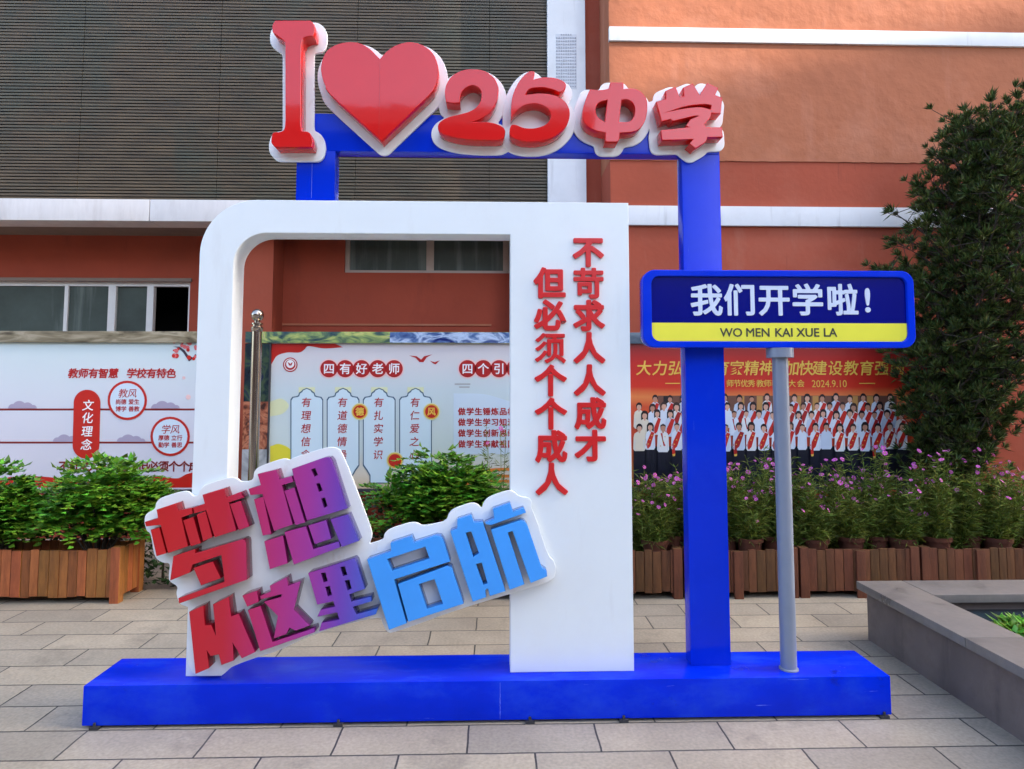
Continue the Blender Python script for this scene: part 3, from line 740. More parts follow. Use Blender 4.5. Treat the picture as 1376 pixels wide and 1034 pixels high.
# soften the outline
def chaikin(c, n=2):
    c = np.array(c)
    for _ in range(n):
        nx = np.roll(c, -1, 0); c = np.stack([0.78 * c + 0.22 * nx, 0.22 * c + 0.78 * nx], 1).reshape(-1, 2)
    return [tuple(q) for q in c]
link("backing_board", prism([chaikin(pbw)], YSp, YSb, 0.002), M['white_plate'], slo)
bx = slo.location.x
x200, x500 = PX(200, 750, YS) - bx, PX(510, 750, YS) - bx
grad = ramp_mat("sprayed_gradient", [(0.0, (0.50, 0.008, 0.008)), (0.34, (0.46, 0.010, 0.028)), (0.52, (0.42, 0.018, 0.13)), (0.70, (0.32, 0.030, 0.26)), (0.84, (0.14, 0.045, 0.38)), (1.0, (0.025, 0.11, 0.52))], 0, x200, x500, 0.32, nz=0.03, nscale=3)
grad_shaded = ramp_mat("shaded_gloss_gradient", [(0.0, (0.50, 0.008, 0.008)), (0.34, (0.46, 0.010, 0.028)), (0.52, (0.42, 0.018, 0.13)), (0.70, (0.32, 0.030, 0.26)), (0.84, (0.14, 0.045, 0.38)), (1.0, (0.025, 0.11, 0.52))], 0, x200, x500, 0.12, nz=0.03, nscale=3, gain=0.42)  # darkened copy for letter sides: shade between strokes put into the colour
M['sky_blue_shaded'] = mat("shaded_gloss_blue", (0.022, 0.15, 0.44), 0.12, 0.5)  # darkened blue for letter sides, shade included in the colour
chars = [
 ("character", grad, A_, [[(70, 415), (138, 398), (192, 597), (115, 620)]], [(115, 260), (265, 210), (282, 268), (388, 245), (396, 290), (308, 322), (360, 543), (205, 597), (147, 378), (35, 390), (25, 355), (127, 325)],
   [(322, 342), (400, 316), (458, 520), (380, 545)], [(425, 297), (495, 272), (548, 472), (475, 505)], [(470, 145), (635, 95), (655, 165), (765, 122), (788, 168), (675, 205), (733, 420), (565, 475), (499, 265), (407, 290), (399, 243), (487, 213)],
   [(682, 217), (765, 192), (832, 390), (752, 420)], [(245, 620), (415, 563), (412, 598), (780, 488), (800, 497), (806, 520), (815, 800), (290, 985), (283, 945), (640, 815), (615, 612), (395, 685), (375, 745), (220, 808)], [(400, 710), (550, 660), (613, 790), (460, 845)]),
 ("character", grad, B_, [[(120, 215), (265, 180), (290, 255), (385, 230), (398, 275), (310, 300), (393, 605), (247, 655), (157, 370), (65, 378), (50, 330), (145, 300)]], [(92, 410), (165, 390), (228, 680), (160, 690)], [(327, 345), (405, 318), (488, 590), (412, 610)],
   ('H', [(385, 175), (640, 85), (675, 85), (695, 110), (815, 480), (502, 575), (400, 245)], [(535, 180), (565, 170), (585, 220), (560, 235)], [(575, 290), (600, 285), (622, 340), (595, 352)], [(612, 405), (640, 398), (660, 460), (635, 475)]),
   [(172, 735), (318, 690), (353, 905), (215, 950)], [(327, 663), (495, 618), (550, 795), (748, 735), (760, 780), (400, 915)], [(512, 612), (650, 570), (690, 715), (562, 757)], [(682, 565), (820, 525), (905, 730), (770, 780)]),
 ("character", grad, C_, [[(90, 405), (215, 350), (228, 520), (282, 518), (322, 605), (297, 340), (432, 275), (455, 445), (520, 420), (664, 755), (548, 810), (470, 675), (478, 828), (370, 868), (348, 775), (275, 790), (245, 740), (262, 895), (145, 945)]]),
 ("character", grad, C_, [[(552, 265), (680, 222), (696, 318), (595, 360)]], [(600, 390), (712, 354), (815, 668), (1178, 545), (1183, 582), (708, 748)],
   [(705, 268), (800, 228), (790, 180), (935, 105), (950, 178), (1058, 140), (1000, 385), (1138, 525), (1015, 570), (963, 543), (935, 598), (824, 638), (860, 440), (738, 318), (890, 275), (895, 252), (712, 298)]),
 ("character", grad, D_, [('H', [(120, 265), (640, 100), (662, 105), (680, 130), (780, 445), (598, 510), (622, 592), (850, 535), (858, 590), (640, 655), (680, 742), (930, 670), (905, 740), (245, 940), (275, 840), (480, 800), (455, 720), (225, 770), (262, 690), (430, 650), (410, 590), (225, 630)],
   [(270, 265), (320, 258), (345, 355), (300, 370)], [(320, 425), (370, 415), (395, 515), (350, 532)], [(495, 195), (545, 185), (572, 285), (525, 298)], [(545, 350), (598, 343), (622, 445), (578, 462)])]),
 ("character", M['sky_blue'], E_, [('H', [(80, 380), (278, 312), (270, 245), (440, 190), (462, 242), (640, 185), (680, 190), (702, 215), (760, 395), (302, 542), (405, 900), (260, 955)], [(245, 375), (555, 275), (590, 370), (285, 470)])],
   ('H', [(332, 580), (735, 430), (772, 445), (870, 740), (417, 890)], [(505, 580), (630, 540), (700, 740), (570, 780)])),
 ("character", M['sky_blue'], F_, [('H', [(90, 390), (148, 370), (148, 295), (262, 258), (285, 318), (358, 315), (543, 880), (415, 922), (398, 860), (378, 870), (385, 930), (275, 968)], [(218, 405), (262, 392), (325, 570), (280, 600)], [(302, 660), (348, 648), (395, 815), (362, 828)])],
   [(375, 322), (450, 290), (440, 210), (580, 160), (605, 230), (692, 200), (712, 238), (425, 342), (385, 335)], [(423, 378), (670, 300), (700, 310), (722, 340), (840, 690), (880, 715), (885, 760), (748, 815), (600, 390), (562, 402), (698, 825), (577, 870)]),
]
names = ["first", "second"]
for nm, m_, reg, first, *rest in chars:
    sols = []
    for c in list(first) + list(rest):
        loops = list(c[1:]) if c[0] == 'H' else [c]
        sols.append(prism([[P(reg[0] + u / reg[2], reg[1] + v / reg[2], YS) for u, v in l] for l in loops], YS, YSp - 0.0004, 0.0025))
    me = join(sols, nm)
    me.set_sharp_from_angle(angle=R(35))
    o = link(nm, me, [m_, grad_shaded if m_ is grad else M['sky_blue_shaded']], slo)
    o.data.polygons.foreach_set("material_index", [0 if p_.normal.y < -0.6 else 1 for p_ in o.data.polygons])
link("bracket", prism([[P(u, v, YSp + .006) for u, v in ((268, 880), (310, 880), (314, 894), (302, 905), (268, 906))]], YSp + .006, YSp + .016, .001), M['white_plate'], slo)

# ------------------------------------------------------------------ blue name sign on a grey pole
YN, YNb = Y0 + 0.055, Y0 + 0.132
ns = thing("name_sign", "blue rounded street-style sign with white and black wording on a grey pole", "sign", (PX(1060, 900, Y0 + 0.1), Y0 + 0.095, zb))
f0 = (PX(864, 415, YN), PX(1229.5, 415, YN), PZ(1047, 467.5, YN), PZ(1047, 363.5, YN))
f1 = (PX(876, 415, YN), PX(1220, 415, YN), PZ(1047, 459, YN), PZ(1047, 372, YN))
k = YN / FPX
link("sign_frame", prism([rounded(*f0, 17 * k), rounded(*f1, 11 * k)], YN, YNb, 0.004), M['blue'], ns)
zy = PZ(1047, 434.5, YN + 0.015)
yp = YN + 0.016
link("panel", prism([rounded(f1[0] - 0.003, f1[1] + 0.003, f1[2] - 0.003, f1[3] + 0.003, 12 * k)], yp, YNb - 0.004), M['navy'], ns)
link("yellow_strip", prism([rounded(f1[0] + 0.001, f1[1] - 0.001, f1[2] + 0.001, zy, (11 * k, 11 * k, 0, 0))], yp - 0.003, yp - 0.0003), M['yellow'], ns)
for ch, a in zip("我们开学啦!", (949.2, 994, 1040, 1085, 1131.5, 1165.5)):
    x_, z_ = P(a, 403.5, yp)
    link("character", bold_glyph(ch, x_, z_, 45.5 * k, 0.024, yp - 0.0035, yp - 0.0003), M['sign_white'], ns)
for word, a in (("WO", 982), ("MEN", 1018), ("KAI", 1053), ("XUE", 1085), ("LA", 1115.5)):
    x_, z_ = P(a, 447, yp)
    link("word", bold_glyph(word, x_, z_, 16.6 * k, 0.016, yp - 0.0045, yp - 0.0028), M['sign_black'], ns)
xp0, xp1 = PX(1048, 480, Y0 + 0.095), PX(1059.5, 885, Y0 + 0.095)
xp = (xp0 + xp1) / 2
zs = PZ(1050, 481, Y0 + 0.095)
mb = MB(); mb.lathe(xp, Y0 + 0.095, [(0.0395, zB), (0.0395, zs + 0.01)], 28); mb.build("pole", M['grey_pole'], ns, smooth=True)
mb = MB(); mb.lathe(xp, Y0 + 0.095, [(0.055, zs), (0.068, zs), (0.068, f0[2] - 0.001), (0.04, f0[2] - 0.001)], 28); mb.build("collar", M['grey_pole'], ns, smooth=True)
mb = MB(); mb.lathe(xp, Y0 + 0.095, [(0.047, zB), (0.047, zB + 0.006), (0.0396, zB + 0.010)], 28); mb.build("weld_ring", M['grey_pole'], ns, smooth=True)

# ------------------------------------------------------------------ notice boards (flat printed posters behind a frame)
YP_ = 6.0
def pm(name, rgb, rough=0.32):
    return mat(name, tuple(min(0.85, c * 0.92) for c in srgb(*rgb)), rough, 0.5)
PR = {k_: pm("print_" + k_, v) for k_, v in dict(red=(196, 38, 28), darkred=(128, 34, 34), crimson=(178, 34, 34), white=(240, 240, 240), slate=(66, 98, 122), scroll=(208, 228, 236),
      gold=(226, 180, 50), palepink=(240, 200, 195), pink=(222, 110, 110), cloud=(168, 158, 180), yellow=(226, 214, 60), cream=(232, 220, 196), paleyellow=(222, 226, 180), panel=(206, 222, 234), grey=(168, 172, 172),
      twig=(70, 56, 70), skin=(222, 170, 142), hair=(28, 22, 26), shirt_b=(204, 214, 228), shirt_c=(238, 236, 232), skin_b=(196, 140, 112), hair_b=(58, 40, 36), sash_b=(168, 28, 26), shirt=(226, 232, 240), trousers=(18, 22, 38), sash=(205, 40, 30), orange=(228, 132, 58), ochre=(196, 142, 78), brownwall=(120, 78, 62)).items()}
PR['gold'] = mat("print_gold", (0.72, 0.46, 0.07), 0.3)
def pattern_mat(name, stops, scale, stretch=(1, 1, 1)):
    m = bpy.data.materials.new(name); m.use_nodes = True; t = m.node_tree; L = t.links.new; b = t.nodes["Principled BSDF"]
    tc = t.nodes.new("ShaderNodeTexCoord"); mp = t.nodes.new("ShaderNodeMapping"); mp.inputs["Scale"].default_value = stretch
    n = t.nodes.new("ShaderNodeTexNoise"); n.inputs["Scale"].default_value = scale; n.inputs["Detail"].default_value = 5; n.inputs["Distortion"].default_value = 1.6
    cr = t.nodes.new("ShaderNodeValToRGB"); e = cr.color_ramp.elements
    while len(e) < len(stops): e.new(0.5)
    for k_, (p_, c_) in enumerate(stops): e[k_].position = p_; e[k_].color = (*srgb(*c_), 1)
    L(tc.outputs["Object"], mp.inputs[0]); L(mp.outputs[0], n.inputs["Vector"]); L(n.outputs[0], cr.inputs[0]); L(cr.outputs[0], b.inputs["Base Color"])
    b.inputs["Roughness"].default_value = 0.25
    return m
MU_green = pattern_mat("mural_green_strip", [(0.30, (36, 60, 78)), (0.42, (76, 100, 84)), (0.52, (140, 160, 96)), (0.60, (190, 190, 110)), (0.70, (84, 110, 140))], 3.5, (1, 1, 2.5))
MU_blue = pattern_mat("mural_blue_strip", [(0.30, (26, 40, 100)), (0.42, (86, 112, 156)), (0.53, (178, 196, 220)), (0.62, (90, 110, 150)), (0.72, (40, 56, 110))], 4.0, (1, 1, 2))
MU_brown = pattern_mat("mural_brown_strip", [(0.32, (74, 66, 52)), (0.50, (128, 118, 96)), (0.62, (160, 150, 128)), (0.72, (92, 84, 70))], 2.0, (1, 1, 5))
MU_slate = pattern_mat("mural_slate_strip", [(0.35, (62, 74, 84)), (0.6, (96, 108, 118))], 3.0, (1, 1, 3))
REFL_dark = pattern_mat("reflected_dark_foliage", [(0.32, (16, 24, 40)), (0.46, (30, 48, 52)), (0.58, (60, 78, 56)), (0.70, (24, 36, 66))], 5.0)  # this and the next two paint scenery mirrored in the side panel
REFL_terra = pattern_mat("reflected_terracotta_rocks", [(0.34, (66, 40, 34)), (0.48, (150, 84, 60)), (0.60, (190, 120, 88)), (0.72, (90, 56, 46))], 9.0)
REFL_stone = pattern_mat("reflected_pale_stone", [(0.35, (120, 122, 124)), (0.6, (176, 178, 178))], 4.0)

class Poster:
    def __init__(s, t): s.t = t
    def y(s, lay): return YP_ - 0.0012 * lay
    def poly(s, name, pts, m, lay, smooth=False, holes=(), parent=None):
        if smooth: pts = smooth_poly(pts)
        y = s.y(lay)
        return link(name, sheet([[P(a, b_, y) for a, b_ in c] for c in [pts, *holes]], y), m, parent or s.t)
    def disc(s, name, cx, cy, r, m, lay, hole=0, parent=None):
        return s.poly(name, circle(cx, cy, r), m, lay, holes=[circle(cx, cy, hole)] if hole else (), parent=parent)
    def text(s, name, chars, pos, em, m, lay, bold=0.0, shear=0.0, parent=None):
        y = s.y(lay); ms = []
        for ch, (a, b_) in zip(chars, pos):
            x_, z_ = P(a, b_, y); ms.append(bold_print(ch, x_, z_, em * y / FPX, bold, y, shear) if bold > 0 else glyph(ch, x_, z_, em * y / FPX, y, shear=shear))
        return link(name, join(ms, name), m, parent or s.t)
def board(label, x0, x1, strip_mat, poster_mat, sides=(0.012, 0.012)):
    ya_, yb_ = YP_ - 0.028, YP_ + 0.10
    X0, X1 = PX(x0, 550, YP_), PX(x1, 550, YP_)
    z0, z1, z2 = PZ(654, 656, YP_), PZ(654, 462, YP_), PZ(654, 447, YP_)
    t = thing("notice_board", label, "notice board", ((X0 + X1) / 2, YP_ + 0.04, 0))
    mb = MB(); mb.box(X0, X1, YP_, yb_, z0, z1); mb.build("poster_panel", poster_mat, t)
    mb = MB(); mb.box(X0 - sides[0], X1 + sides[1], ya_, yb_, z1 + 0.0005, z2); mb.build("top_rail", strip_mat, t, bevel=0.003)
    mb = MB(); mb.box(X0 - sides[0], X1 + sides[1], ya_ + 0.004, yb_, z0 - 0.03, z0 - 0.0005); mb.build("bottom_rail", M['dark_metal'], t, bevel=0.003)
    for (a, b_) in ((X0 - sides[0], X0 - 0.0005), (X1 + 0.0005, X1 + sides[1])):
        mb = MB(); mb.box(a, b_, ya_ + 0.006, yb_, z0, z1); mb.build("side_rail", M['dark_metal'] , t)
    for a in (X0 + 0.25, X1 - 0.25):
        mb = MB(); mb.box(a - 0.03, a + 0.03, YP_ + 0.03, YP_ + 0.09, 0, z0 - 0.0305); mb.build("leg", M['dark_metal'], t)
    return t, (X0, X1, z0, z1, z2)

# left board
bgL = ramp_mat("poster_pale_gradient", [(0, (0.62, 0.58, 0.64)), (0.5, (0.62, 0.62, 0.68)), (1, (0.58, 0.68, 0.68))], 2, 0.75, 2.05, 0.2)
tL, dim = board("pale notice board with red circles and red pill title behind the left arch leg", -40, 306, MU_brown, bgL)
p = Poster(tL)
p.poly("wave", [(-40, 648, 1), (40, 640), (120, 647), (180, 643), (215, 641), (238, 643), (252, 637), (275, 633), (306, 636, 1), (306, 655.5, 1), (-40, 655.5, 1)], PR['red'], 1, True)
for yy in (550.5, 595):
    p.poly("rule", [(-40, yy - 1.3), (306, yy - 1.3), (306, yy + 1.3), (-40, yy + 1.3)], PR['darkred'], 1)
p.text("lettering", "教师有智慧", [(98.5 + 13.5 * i, 502) for i in range(5)], 13.4, PR['crimson'], 2, 0.03, 0.12)
p.text("lettering", "学校有特色", [(177 + 13.3 * i, 502) for i in range(5)], 13.4, PR['crimson'], 2, 0.03, 0.12)
for cx_, cy_, kind in ((222, 549, 1), (176, 594, 1), (30, 549, 0), (90, 594, 0), (285, 549, 1)):
    for dx, r_ in ((-13, 6), (-4, 10), (7, 8), (15, 4.5)):
        p.poly("cloud", [(cx_ + dx + r_ * math.cos(R(a)), cy_ - r_ * math.sin(R(a))) for a in range(0, 181, 15)], PR['cloud'], 2 + (dx + 13) * 0.02)
pill = [(99 + 18 + 18 * math.cos(R(a)), 541.5 - 17.5 * math.sin(R(a))) for a in range(0, 181, 12)] + [(97.5 + 18 + 18 * math.cos(R(a)), 599 - 17.5 * math.sin(R(a))) for a in range(180, 361, 12)]
o = p.poly("title_pill", pill, PR['red'], 3)
p.text("lettering", "文化理念", [(118.5, 545), (117.7, 562), (117, 580), (116.2, 598)], 15, PR['white'], 4, 0.012, 0.1, o)
for cx_, cy_, big, small in ((171, 538.3, "教风", ("尚德", "爱生", "博学", "善教")), (228.6, 586.7, "学风", ("厚德", "立行", "勤学", "善思"))):
    o = p.disc("badge", cx_, cy_, 26.5, PR['red'], 3)
    p.disc("badge_face", cx_, cy_, 23.2, PR['panel'], 4, parent=o)
    p.text("lettering", big, [(cx_ - 5.5, cy_ - 9.5), (cx_ + 7, cy_ - 9.5)], 12.5, PR['crimson'], 5, 0.004, 0.15, o)
    for wd, (dx, dy) in zip(small, ((-8.5, 2), (9, 2), (-8.5, 11.5), (9, 11.5))):
        p.text("lettering", wd, [(cx_ + dx - 3.7, cy_ + dy), (cx_ + dx + 3.7, cy_ + dy)], 7.4, PR['crimson'], 5, 0.02, 0, o)
p.text("lettering", "不苛求人人成才但必须个个成人", [(86, 627), (99, 627), (112, 627), (126, 627), (140, 627), (153.5, 627), (167, 627), (192.5, 627), (206, 627), (219.5, 627), (233.5, 627), (247.5, 627), (261, 627), (274, 627)], 14.5, PR['darkred'], 2, 0.03)
q = random.Random(3)
o = p.poly("blossom_branch", [(262, 482), (266, 478), (262, 476), (258, 483), (254, 486), (250, 480), (246, 474), (240, 468), (232, 466), (241, 466), (248, 471), (253, 478), (258, 480)], PR['twig'], 2)
for _ in range(26):
    p.disc("print_blossom", 232 + q.random() * 32, 459 + q.random() ** 1.4 * 24, 1.2 + q.random() * 2, PR['pink'] if q.random() < .6 else PR['red'], 2.5 + q.random(), parent=o)
p.disc("petal", 253, 534, 3.4, PR['palepink'], 2); p.disc("petal", 247, 508, 2.2, PR['palepink'], 2)

# middle board
bgM = ramp_mat("poster_mist_gradient", [(0, (0.55, 0.40, 0.22)), (0.12, (0.66, 0.58, 0.46)), (0.3, (0.58, 0.66, 0.62)), (0.7, (0.57, 0.66, 0.68)), (1, (0.68, 0.62, 0.62))], 2, 0.75, 2.05, 0.2, nz=0.10, nscale=1.2)
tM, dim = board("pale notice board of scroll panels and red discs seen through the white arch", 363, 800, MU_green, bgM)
X0, X1, z0, z1, z2 = dim
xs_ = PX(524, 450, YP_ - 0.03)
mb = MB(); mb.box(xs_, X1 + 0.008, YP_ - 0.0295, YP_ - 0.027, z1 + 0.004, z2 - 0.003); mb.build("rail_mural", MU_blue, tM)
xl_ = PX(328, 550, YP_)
for a, b_, m_ in ((540, 462, REFL_dark), (604, 540, REFL_terra), (656, 604, REFL_stone)):  # mirror-like side panel, its reflections painted on as stacked patterns
    mb = MB(); mb.box(xl_, X0 - 0.0125, YP_ - 0.02, YP_ + 0.09, PZ(345, a, YP_) + 0.0005, PZ(345, b_, YP_)); mb.build("side_panel", m_, tM)
mb = MB(); mb.box(xl_, X0 - 0.0125, YP_ - 0.022, YP_ + 0.09, z1 + 0.001, z2); mb.build("side_panel", MU_green, tM)
mb = MB(); mb.box(xl_, X0 - 0.0125, YP_ + 0.02, YP_ + 0.08, 0, PZ(345, 656, YP_) - 0.0005); mb.build("leg", M['dark_metal'], tM)
p = Poster(tM)
p.poly("ribbon", [(363, 462.2, 1), (450, 462.2, 1), (461, 467, 1), (436, 468.5), (415, 465.5), (409, 470), (402, 474), (386, 474), (373, 478), (367, 486), (363, 493, 1)], PR['red'], 1, True)
p.poly("sun_patch", [(363, 600, 1), (376, 597), (392, 606), (404, 630), (408, 655, 1), (363, 655, 1)], PR['yellow'], 1, True)
p.poly("sun_patch", [(363, 540, 1), (378, 536), (388, 545), (380, 556), (363, 560, 1)], PR['paleyellow'], 1, True)
o = p.disc("emblem", 390, 490.4, 9.8, PR['crimson'], 2)
p.disc("emblem_ring", 390, 490.4, 8.2, PR['white'], 3, 7.2, parent=o); p.disc("emblem_face", 390, 489.4, 5.4, PR['white'], 3, parent=o)
p.poly("emblem_mark", [(386.5, 487), (389, 488), (390, 490), (391, 488), (393.5, 487), (391.5, 491.5), (388.5, 491.5)], PR['crimson'], 4, parent=o)
for chars_, x_0 in (("四有好老师", 442.0), ("四个引路人", 628.2)):
    pit = 21.9 if x_0 < 500 else 21.2
    for i, ch in enumerate(chars_):
        cx_ = x_0 + i * pit
        o = p.disc("title_disc", cx_, 495.8, 13.4, PR['palepink'], 1 + 0.1 * i)
        p.disc("disc_face", cx_, 495.8, 11.6, PR['crimson'], 2, parent=o)
        p.text("lettering", ch, [(cx_, 495.8)], 15.5, PR['white'], 3, 0.016, parent=o)
p.poly("bird", [(549.5, 478), (560, 479), (566, 483.5), (570, 479), (581, 476.5), (573.5, 480.5), (569, 487), (563.5, 486.8), (558.5, 481.3)], PR['crimson'], 1)
p.poly("bird", [(577.5, 485), (584, 487), (591, 484.5), (585.5, 490), (582.5, 489)], PR['crimson'], 1)
for xc, chars_ in ((412.3, "有理想信念"), (461.0, "有道德情操"), (509.6, "有扎实学识"), (558.4, "有仁爱之心")):
    def shape(i):
        a = 22 - i; b_ = 533 + i
        half = [(a, 626 - i), (a, b_ + 4), (a - 2.5, b_ + 0.5), (a - 8, b_ - 0.3), (a - 10.5, b_ - 1.5), (a - 11.5, b_ - 5), (a - 15, b_ - 7.5), (6 - i * .5, b_ - 9)]
        low = [(13 - i, 650 - i), (13 - i, 640 - i), (a - 5, 633 - i)]
        return [(xc - 0, 521.5 + i)] + [(xc + u, v) for u, v in half[::-1]] + [(xc + u, v) for u, v in low[::-1]] + [(xc - u, v) for u, v in low] + [(xc - u, v) for u, v in half]
    p.poly("scroll_cap", [(xc - 11, 520.5), (xc + 11, 520.5), (xc + 11, 528), (xc - 11, 528)], PR['paleyellow'], 1)
    o = p.poly("scroll", shape(0), PR['slate'], 2)
    p.poly("scroll_face", shape(1.3), PR['scroll'], 3, parent=o)
    p.text("lettering", chars_, [(xc - 0.6 - 0.25 * i, 541 + 17.6 * i) for i in range(5)], 13.2, PR['crimson'], 4, 0.01, 0.12, o)
for cx_, cy_, ch in ((483.4, 553.4, "德"), (579.8, 553.4, "风"), (530.6, 619.0, "")):
    o = p.disc("seal", cx_, cy_, 11.6, PR['paleyellow'], 4.6)
    p.disc("seal_ring", cx_, cy_, 10.4, PR['gold'], 5.2, parent=o); p.disc("seal_face", cx_, cy_, 8.6, PR['red'], 5.8, parent=o)
    if ch: p.text("lettering", ch, [(cx_, cy_)], 11.5, PR['gold'], 6.4, 0.03, parent=o)
o = p.poly("list_panel", [(609.4, 546, 1), (609.4, 529, 1), (650, 530), (680, 538), (720, 551), (770, 556, 1), (770, 610.5, 1), (609.4, 610.5, 1)], PR['panel'], 1, True)
for a in (571.0,):
    pass
for yy, ln in ((553.3, "做学生锤炼品格的引路人"), (567.7, "做学生学习知识的引路人"), (582.3, "做学生创新思维的引路人"), (597, "做学生奉献祖国的引路人")):
    p.text("lettering", ln, [(620.6 + 11.1 * i, yy) for i in range(len(ln))], 10.4, PR['crimson'], 2, 0.03, parent=o)
for a, b_, yy in ((611, 632, 516.5), (617, 631, 520.5)):
    p.poly("small_print", [(a, yy - 1), (b_, yy - 1), (b_, yy + 1), (a, yy + 1)], PR['grey'], 1)
for yy, a, b_ in ((632, 640, 720), (641, 625, 740), (648, 610, 760)):
    p.poly("wave", [(a, yy), ((a + b_) / 2, yy - 3), (b_, yy), (b_, yy + 4), ((a + b_) / 2, yy + 1), (a, yy + 4)], PR['orange'], 1, True)

# right board
bgR = ramp_mat("poster_red_gradient", [(0, (0.55, 0.22, 0.05)), (0.12, (0.60, 0.20, 0.05)), (0.30, (0.60, 0.06, 0.02)), (0.56, (0.66, 0.09, 0.03)), (0.63, (0.75, 0.22, 0.06)), (0.70, (0.62, 0.032, 0.015)), (0.88, (0.50, 0.020, 0.014)), (1, (0.26, 0.022, 0.020))], 2, 0.75, 2.05, 0.28, nz=0.04, nscale=2)
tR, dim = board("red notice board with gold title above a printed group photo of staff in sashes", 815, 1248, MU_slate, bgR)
p = Poster(tR)
p.text("headline", "大力弘扬教育家精神加快建设教育强国", [(x_, 495) for x_ in (865.5, 887, 908, 929, 950, 970, 990, 1010, 1030, 1064.5, 1083.4, 1101.5, 1122.5, 1143.6, 1164.5, 1185, 1206)], 21, PR['gold'], 2, 0.012, 0.14)
p.text("subtitle", "教师节优秀教师表彰大会", [(x_, 515.6) for x_ in (960, 981, 990.6, 1000.2, 1009.8, 1021.4, 1031.2, 1041, 1051.4, 1064.3, 1076)], 10.6, PR['gold'], 2, 0.01)
y_ = p.y(2); x_, z_ = P(1114.3, 515.8, y_)
link("subtitle", glyph("2024.9.10", x_, z_, 13.8 * y_ / FPX, y_, latin=True, sx=0.90), PR['gold'], tR)
for a, b_ in ((894, 914), (1154.5, 1176)):
    p.poly("dash", [(a, 514.9), (b_, 514.9), (b_, 516.1), (a, 516.1)], PR['gold'], 2)
p.poly("print_wall", [(884, 532), (1205, 532), (1205, 560), (884, 560)], PR['brownwall'], 0.6)
for k_ in range(13):
    a = 893 + k_ * 25 + q.uniform(-3, 3)
    p.poly("print_window", [(a, 532.5), (a + 8, 532.5), (a + 8, 556), (a, 556)], PR['ochre'] if k_ % 3 else PR['hair'], 0.9)
gm = [PR[k_] for k_ in ('shirt', 'skin', 'hair', 'sash', 'trousers', 'gold', 'cream', 'shirt_b', 'shirt_c', 'skin_b', 'hair_b', 'sash_b')]
gb = MB(); lay = [1.4]
def flat(pts, mi):
    y = YP_ - 0.0012 * lay[0]; lay[0] += 0.022
    gb.m = mi; gb.add([(PX(a, b_, y), y, PZ(a, b_, y)) for a, b_ in pts][::-1], [tuple(range(len(pts)))])
def ell(cx_, cy_, rx, ry, n=12): return [(cx_ + rx * math.cos(2 * math.pi * i / n), cy_ + ry * math.sin(2 * math.pi * i / n)) for i in range(n)]
